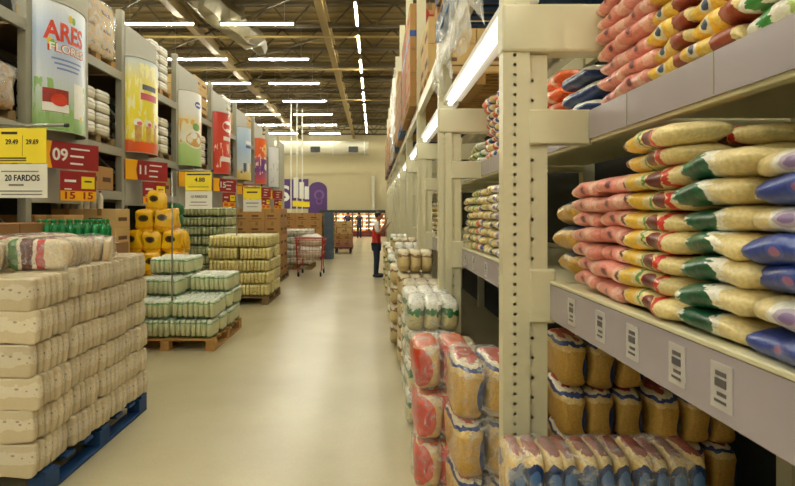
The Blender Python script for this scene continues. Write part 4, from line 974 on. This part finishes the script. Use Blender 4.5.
# ------------------------------------------------------------------ back wall: purple signs and coolers
e = empty('wall_sign', (-6.9, 37.46, 1.9)); tag(e, 'long purple sign with white letter S on the back wall', 'sign')
MB().box(-2.6, 2.35, -.06, 0, 0, 2.05, M_purple).obj('panel', e, bevel=.02)
inst('lettering', text('S', 1.5, P_white, width=.8), (.66, -.065, 1.0), rot=FRONT, parent=e)
e = empty('wall_sign', (-3.9, 37.46, .9)); tag(e, 'purple arched sign with lilac emblem on the back wall', 'sign')
mb = MB(); pts = [(-.65, 0), (.65, 0)]+[(.65*math.cos(PI*k/14), 2.3+.55*math.sin(PI*k/14)) for k in range(15)]
n = len(pts); mb.add([(x, yy, z) for yy in (-.06, 0) for x, z in pts], [tuple(range(n)), tuple(range(2*n-1, n-1, -1))]+[(k, n+k, n+(k+1) % n, (k+1) % n) for k in range(n)], M_purple); mb.obj('panel', e)
mb = MB()
for rr, zz in ((.36, 1.95), (.22, 1.5)):
    n = 20; vs = [(.1+q*math.cos(2*PI*k/n), -.066, zz+q*math.sin(2*PI*k/n)) for q in (rr, rr*.62) for k in range(n)]; mb.add(vs, [(k, (k+1) % n, n+(k+1) % n, n+k) for k in range(n)], M_lilac)
mb.obj('emblem', e)
M_cool = emit('cooler_lamp', (1, .74, .40, 1), 9)
for i in range(4):
    e = empty('display_cooler', (-2.55+i*1.12-.6, 37.0, 0)); tag(e, 'lit open cooler with warm shelves at back wall, %s from left' % NTH[i], 'cooler', 'coolers at the back wall')
    MB().box(-.55, .55, .2, .42, 0, 1.75, M_white).obj('back', e)
    for s_ in (-1, 1): MB().box(s_*.55-.012, s_*.55+.012, -.25, .42, 0, 1.75, M_dark).obj('side', e)
    MB().box(-.55, .55, -.32, .2, 0, .35, M_trd).obj('base', e, bevel=.01); MB().box(-.55, .55, -.25, .42, 1.70, 1.80, M_dark).obj('canopy', e)
    MB().tube([(-.5, -.18, 1.67), (.5, -.18, 1.67)], .02, M_cool, 6).obj('lamp', e)
    MB().box(-.55, .55, -.26, -.24, 1.60, 1.80, M_dark).obj('fascia', e)
    for zz in (.55, .83, 1.11, 1.39):
        sh = MB().box(-.53, .53, -.15, .2, zz, zz+.02, M_white).obj('shelf', e); MB().box(-.5, .5, -.12, -.10, zz-.012, zz, M_cool).obj('shelf_lamp', sh)
    for s_, zz in enumerate((.37, .57, .85, 1.13, 1.41)):
        for q in range(6):
            o = inst('dairy_pack', bpy.data.meshes.get('dairy_pack_%d' % (q % 3)) or MB().box(-.07, .07, -.06, .06, 0, .15, mat('pack_%d' % (q % 3), (srgb(226, 170, 90), srgb(236, 226, 196), srgb(206, 120, 60))[q % 3], .5)).mesh('dairy_pack_%d' % (q % 3), bevel=.015), (-2.55+i*1.12-.6-.42+q*.168, 37.0+.02, zz+.001))
            tag(o, 'small pack in the %s cooler, %s shelf, %s from left' % (NTH[i], ORD[s_], NTH[q]), 'pack', 'packs in the coolers')
# column on the back wall right of the aisle
struct(MB().box(-.16, .06, 36.9, 37.5, 0, 4.1, M_duct).obj('trim_1', bevel=.01))

# ------------------------------------------------------------------ right rack storage level
pallet(.50, 1.62, 3.25, 4.42, M_blue_p, 'blue pallet on the storage level above the light strip', z=2.992, group='storage pallets')
pallet(.50, 1.62, 3.25, 4.42, M_wood, 'wooden pallet stacked on the blue pallet above the light strip', z=3.134, group='storage pallets', h=.12)
pallet(.50, 1.62, 3.25, 4.42, M_blue_p, 'topmost blue pallet above the light strip', z=3.256, group='storage pallets')
def storage(y0, n, nm, m, stripe=None, dx=0):
    pallet(.46+dx, 1.62+dx, y0, y0+1.02, M_blue_p if n % 2 else M_wood, 'pallet under the %s' % nm, z=2.992, group='storage pallets')
    for ix in range(2):
        for iy in range(2):
            for iz in range(n):
                if ix and iy: continue
                cc = carton(.52, .49, .30, (.73+dx+ix*.53, y0+.26+iy*.50, 3.134+iz*.3025), '%s, %s layer, %s, %s' % (nm.rstrip('s'), ORD[iz], ('near', 'far')[iy], ('aisle side', 'inner side')[ix]), 'cartons on the right storage level', m, stripe=stripe)
                if stripe and iz == 2: MB().box(-.262, .262, -.248, .248, .17, .25, M_tapeblue).obj('blue_tape', cc)
storage(5.85, 2, 'tan cartons behind second post', M_carton3, dx=.12)
storage(7.04, 4, 'red printed cartons past third post', M_carton, 'red')
storage(8.12, 4, 'brown cartons in the fourth bay', M_carton2, 'red')
storage(9.34, 3, 'brown cartons in the fifth bay', M_carton2)
storage(10.42, 4, 'tan cartons in the fifth bay', M_carton)
storage(11.64, 3, 'pale cartons near the worker', M_carton3)
storage(12.72, 4, 'brown cartons near the worker', M_carton2)
for k, nn in enumerate(['seventh', 'eighth', 'ninth', 'tenth']):
    storage(13.94+k*2.3, 3, 'near brown cartons in %s storage bay' % nn, M_carton2); storage(15.02+k*2.3, 4, 'far tan cartons in %s storage bay' % nn, M_carton)
# blue tape bands on the near printed cartons
# hanging film sheets
def sheet(y0, y1, z0, z1, x, label, seed):
    nu, nv = 26, 14; mb = MB(); vs = []
    for i in range(nu+1):
        for j in range(nv+1):
            yy = y0+(y1-y0)*i/nu; t = j/nv; zz = z1-(z1-z0)*t*(1+.18*math.sin(i*.9+seed))
            d = noise.noise_vector(Vector((yy*3+seed, zz*4, 0)))
            vs.append((x+d.x*.05+.03*math.sin(i*1.3)*t, yy+d.y*.03, zz))
    fs = [(i*(nv+1)+j, (i+1)*(nv+1)+j, (i+1)*(nv+1)+j+1, i*(nv+1)+j+1) for i in range(nu) for j in range(nv)]
    return tag(mb.add(vs, fs, M_film2).obj('plastic_sheet', smooth=True), label, 'plastic sheet')
sheet(2.5, 4.4, 2.58, 3.12, .50, 'clear crumpled plastic hanging over the light strip by near post', 1)
sheet(11.0, 13.6, 3.0, 4.6, .42, 'whitish wrap sheet hanging off the far storage cartons', 9)

# ------------------------------------------------------------------ people
def skin(name, joints, edges, m, parent, root=0, sub=2):
    me = bpy.data.meshes.new(name); me.from_pydata([j[0] for j in joints], edges, [])
    me.materials.append(m); o = inst(name, me, parent=parent)
    sm = o.modifiers.new('skin', 'SKIN'); sm.use_smooth_shade = True
    sl = me.skin_vertices[0] if me.skin_vertices else None
    if sl is None:
        bm = bmesh.new(); bm.from_mesh(me); bm.verts.layers.skin.verify(); bm.to_mesh(me); bm.free(); sl = me.skin_vertices[0]
    for i, j in enumerate(joints):
        r = j[1]; sl.data[i].radius = r if isinstance(r, tuple) else (r, r); sl.data[i].use_root = (i == root)
    ss = o.modifiers.new('sub', 'SUBSURF'); ss.levels = sub; ss.render_levels = sub
    return o
def person(loc, rz, label, H=1.6, reach=True, vest=M_vest, shirt=M_shirt, trousers=M_jean):
    """faces local +X"""
    e = empty('person', loc, rz); tag(e, label, 'person')
    k = H/1.62
    P = lambda x, y, z: (x*k, y*k, z*k)
    J = [(P(0, 0, .88), (.11, .14)), (P(.0, 0, 1.05), (.10, .13)), (P(.01, 0, 1.25), (.105, .15)), (P(.02, 0, 1.36), (.07, .09)), (P(.04, 0, 1.43), .045), (P(.06, 0, 1.50), (.075, .065)), (P(.065, 0, 1.555), (.07, .062))]
    E = [(0, 1), (1, 2), (2, 3), (3, 4), (4, 5), (5, 6)]
    def chain(start, pts):
        prev = start
        for p, r in pts: J.append((P(*p), r)); E.append((prev, len(J)-1)); prev = len(J)-1
        return prev
    legs = {}
    for s_ in (-1, 1):
        chain(0, [((0, s_*.085, .80), .082), ((.015, s_*.09, .46), .056), ((-.01, s_*.09, .10), .036), ((0, s_*.09, .05), .036), ((.13, s_*.10, .03), .028)])
    if reach:
        handR = chain(3, [((.02, -.17, 1.33), .052), ((.05, -.21, 1.10), .042), ((.20, -.16, 1.28), .034), ((.235, -.14, 1.37), .026)])
        handL = chain(3, [((.02, .17, 1.33), .052), ((.06, .21, 1.09), .042), ((.22, .15, 1.22), .033), ((.27, .13, 1.29), .026)])
    else:
        handR = chain(3, [((.02, -.17, 1.33), .052), ((-.01, -.22, 1.08), .042), ((.06, -.22, .86), .032), ((.07, -.22, .80), .026)])
        handL = chain(3, [((.02, .17, 1.33), .052), ((-.01, .22, 1.08), .042), ((.06, .22, .86), .032), ((.07, .22, .80), .026)])
    # fingers
    for hnd in (handR, handL):
        h = Vector(J[hnd][0])/k; el = Vector(J[hnd-1][0])/k; d = (h-el).normalized()
        side = Vector((0, 1, 0))
        palm = chain(hnd, [(tuple(h+d*.05), .022)])
        for q in range(4):
            o_ = side*(q-1.5)*.017; ln = (.055, .068, .072, .060)[q]
            a = h+d*.085+o_; chain(palm, [(tuple(a), .009), (tuple(a+d*ln*.5+Vector((.006, 0, 0))), .008), (tuple(a+d*ln*.95+Vector((.022, 0, -.006))), .007)])
        chain(hnd, [(tuple(h+d*.03+side*.03), .010), (tuple(h+d*.065+side*.042+Vector((.01, 0, 0))), .008)])
    skin('body', J, E, M_skin, e, 0, 1)
    # face and hair
    hd = MB(); hd.sup((.07*k, 0, 1.535*k), (.088*k, .072*k, .105*k), M_skin, 2.2, 2.2, 20, 14)
    hd.sup((.158*k, 0, 1.525*k), (.018*k, .014*k, .026*k), M_skin, 2, 2, 10, 8)
    for s_ in (-1, 1): hd.sup((.07*k, s_*.073*k, 1.53*k), (.018*k, .012*k, .03*k), M_skin, 2, 2, 10, 8)
    hd = hd.obj('head', e, smooth=True)
    for s_ in (-1, 1): MB().sup((.147*k, s_*.028*k, 1.55*k), (.008, .012, .008), M_ink, 2, 2, 10, 8).obj('eye', hd, smooth=True)
    MB().sup((.150*k, 0, 1.485*k), (.008, .024, .007), P_pink, 2, 2, 10, 8).obj('mouth', hd, smooth=True)
    MB().sup((.045*k, 0, 1.572*k), (.094*k, .082*k, .084*k), M_hair, 2.2, 2.2, 20, 12, jit=.012).obj('hair', e, smooth=True)
    # clothes
    skin('vest' if vest is M_vest else 'jacket', [(P(0, 0, .80), (.125, .165)), (P(0, 0, .90), (.122, .16)), (P(0, 0, 1.05), (.116, .15)), (P(.01, 0, 1.25), (.125, .165)), (P(.015, 0, 1.37), (.085, .14))], [(0, 1), (1, 2), (2, 3), (3, 4)], vest, e)
    sj = []; se = []
    for s_ in (-1, 1):
        b_ = len(sj); sj += [(P(.015, s_*.10, 1.35), .075), (P(.02, s_*.175, 1.32), .068), (P(.04, s_*.20, 1.19), .062), (P(.05, s_*.21, 1.13), .058)]; se += [(b_, b_+1), (b_+1, b_+2), (b_+2, b_+3)]
    sj.append((P(.02, 0, 1.37), .07)); se += [(8, 0), (8, 4)]
    skin('shirt', sj, se, shirt, e, 8)
    tj = [(P(0, 0, .86), (.115, .145))]; te = []
    for s_ in (-1, 1):
        b_ = len(tj); tj += [(P(0, s_*.085, .78), .095), (P(.012, s_*.09, .46), .072), (P(-.008, s_*.09, .10), .058), (P(-.006, s_*.09, .07), .058)]; te += [(0, b_), (b_, b_+1), (b_+1, b_+2), (b_+2, b_+3)]
    skin('trousers', tj, te, trousers, e)
    for s_ in (-1, 1): MB().sup((.05*k, s_*.095*k, .045), (.14*k, .048*k, .045), M_shoe, 3, 2.6, 16, 8).obj('shoe', e, smooth=True)
    return e
person((.06, 13.5, 0), -.1, 'person in red vest, white shirt and dark jeans standing at the right rack', 1.6)
M_navyj = mat('navy_jacket', srgb(36, 40, 66), .7)
person((-.95, 34.5, 0), PI/2, 'distant person in dark clothes standing before the lit coolers', 1.62, False, vest=M_navyj, shirt=M_navyj)
person((-1.55, 32.0, 0), PI/2, 'distant person in dark top behind the far cartons', 1.65, False, vest=M_navyj, shirt=M_navyj)
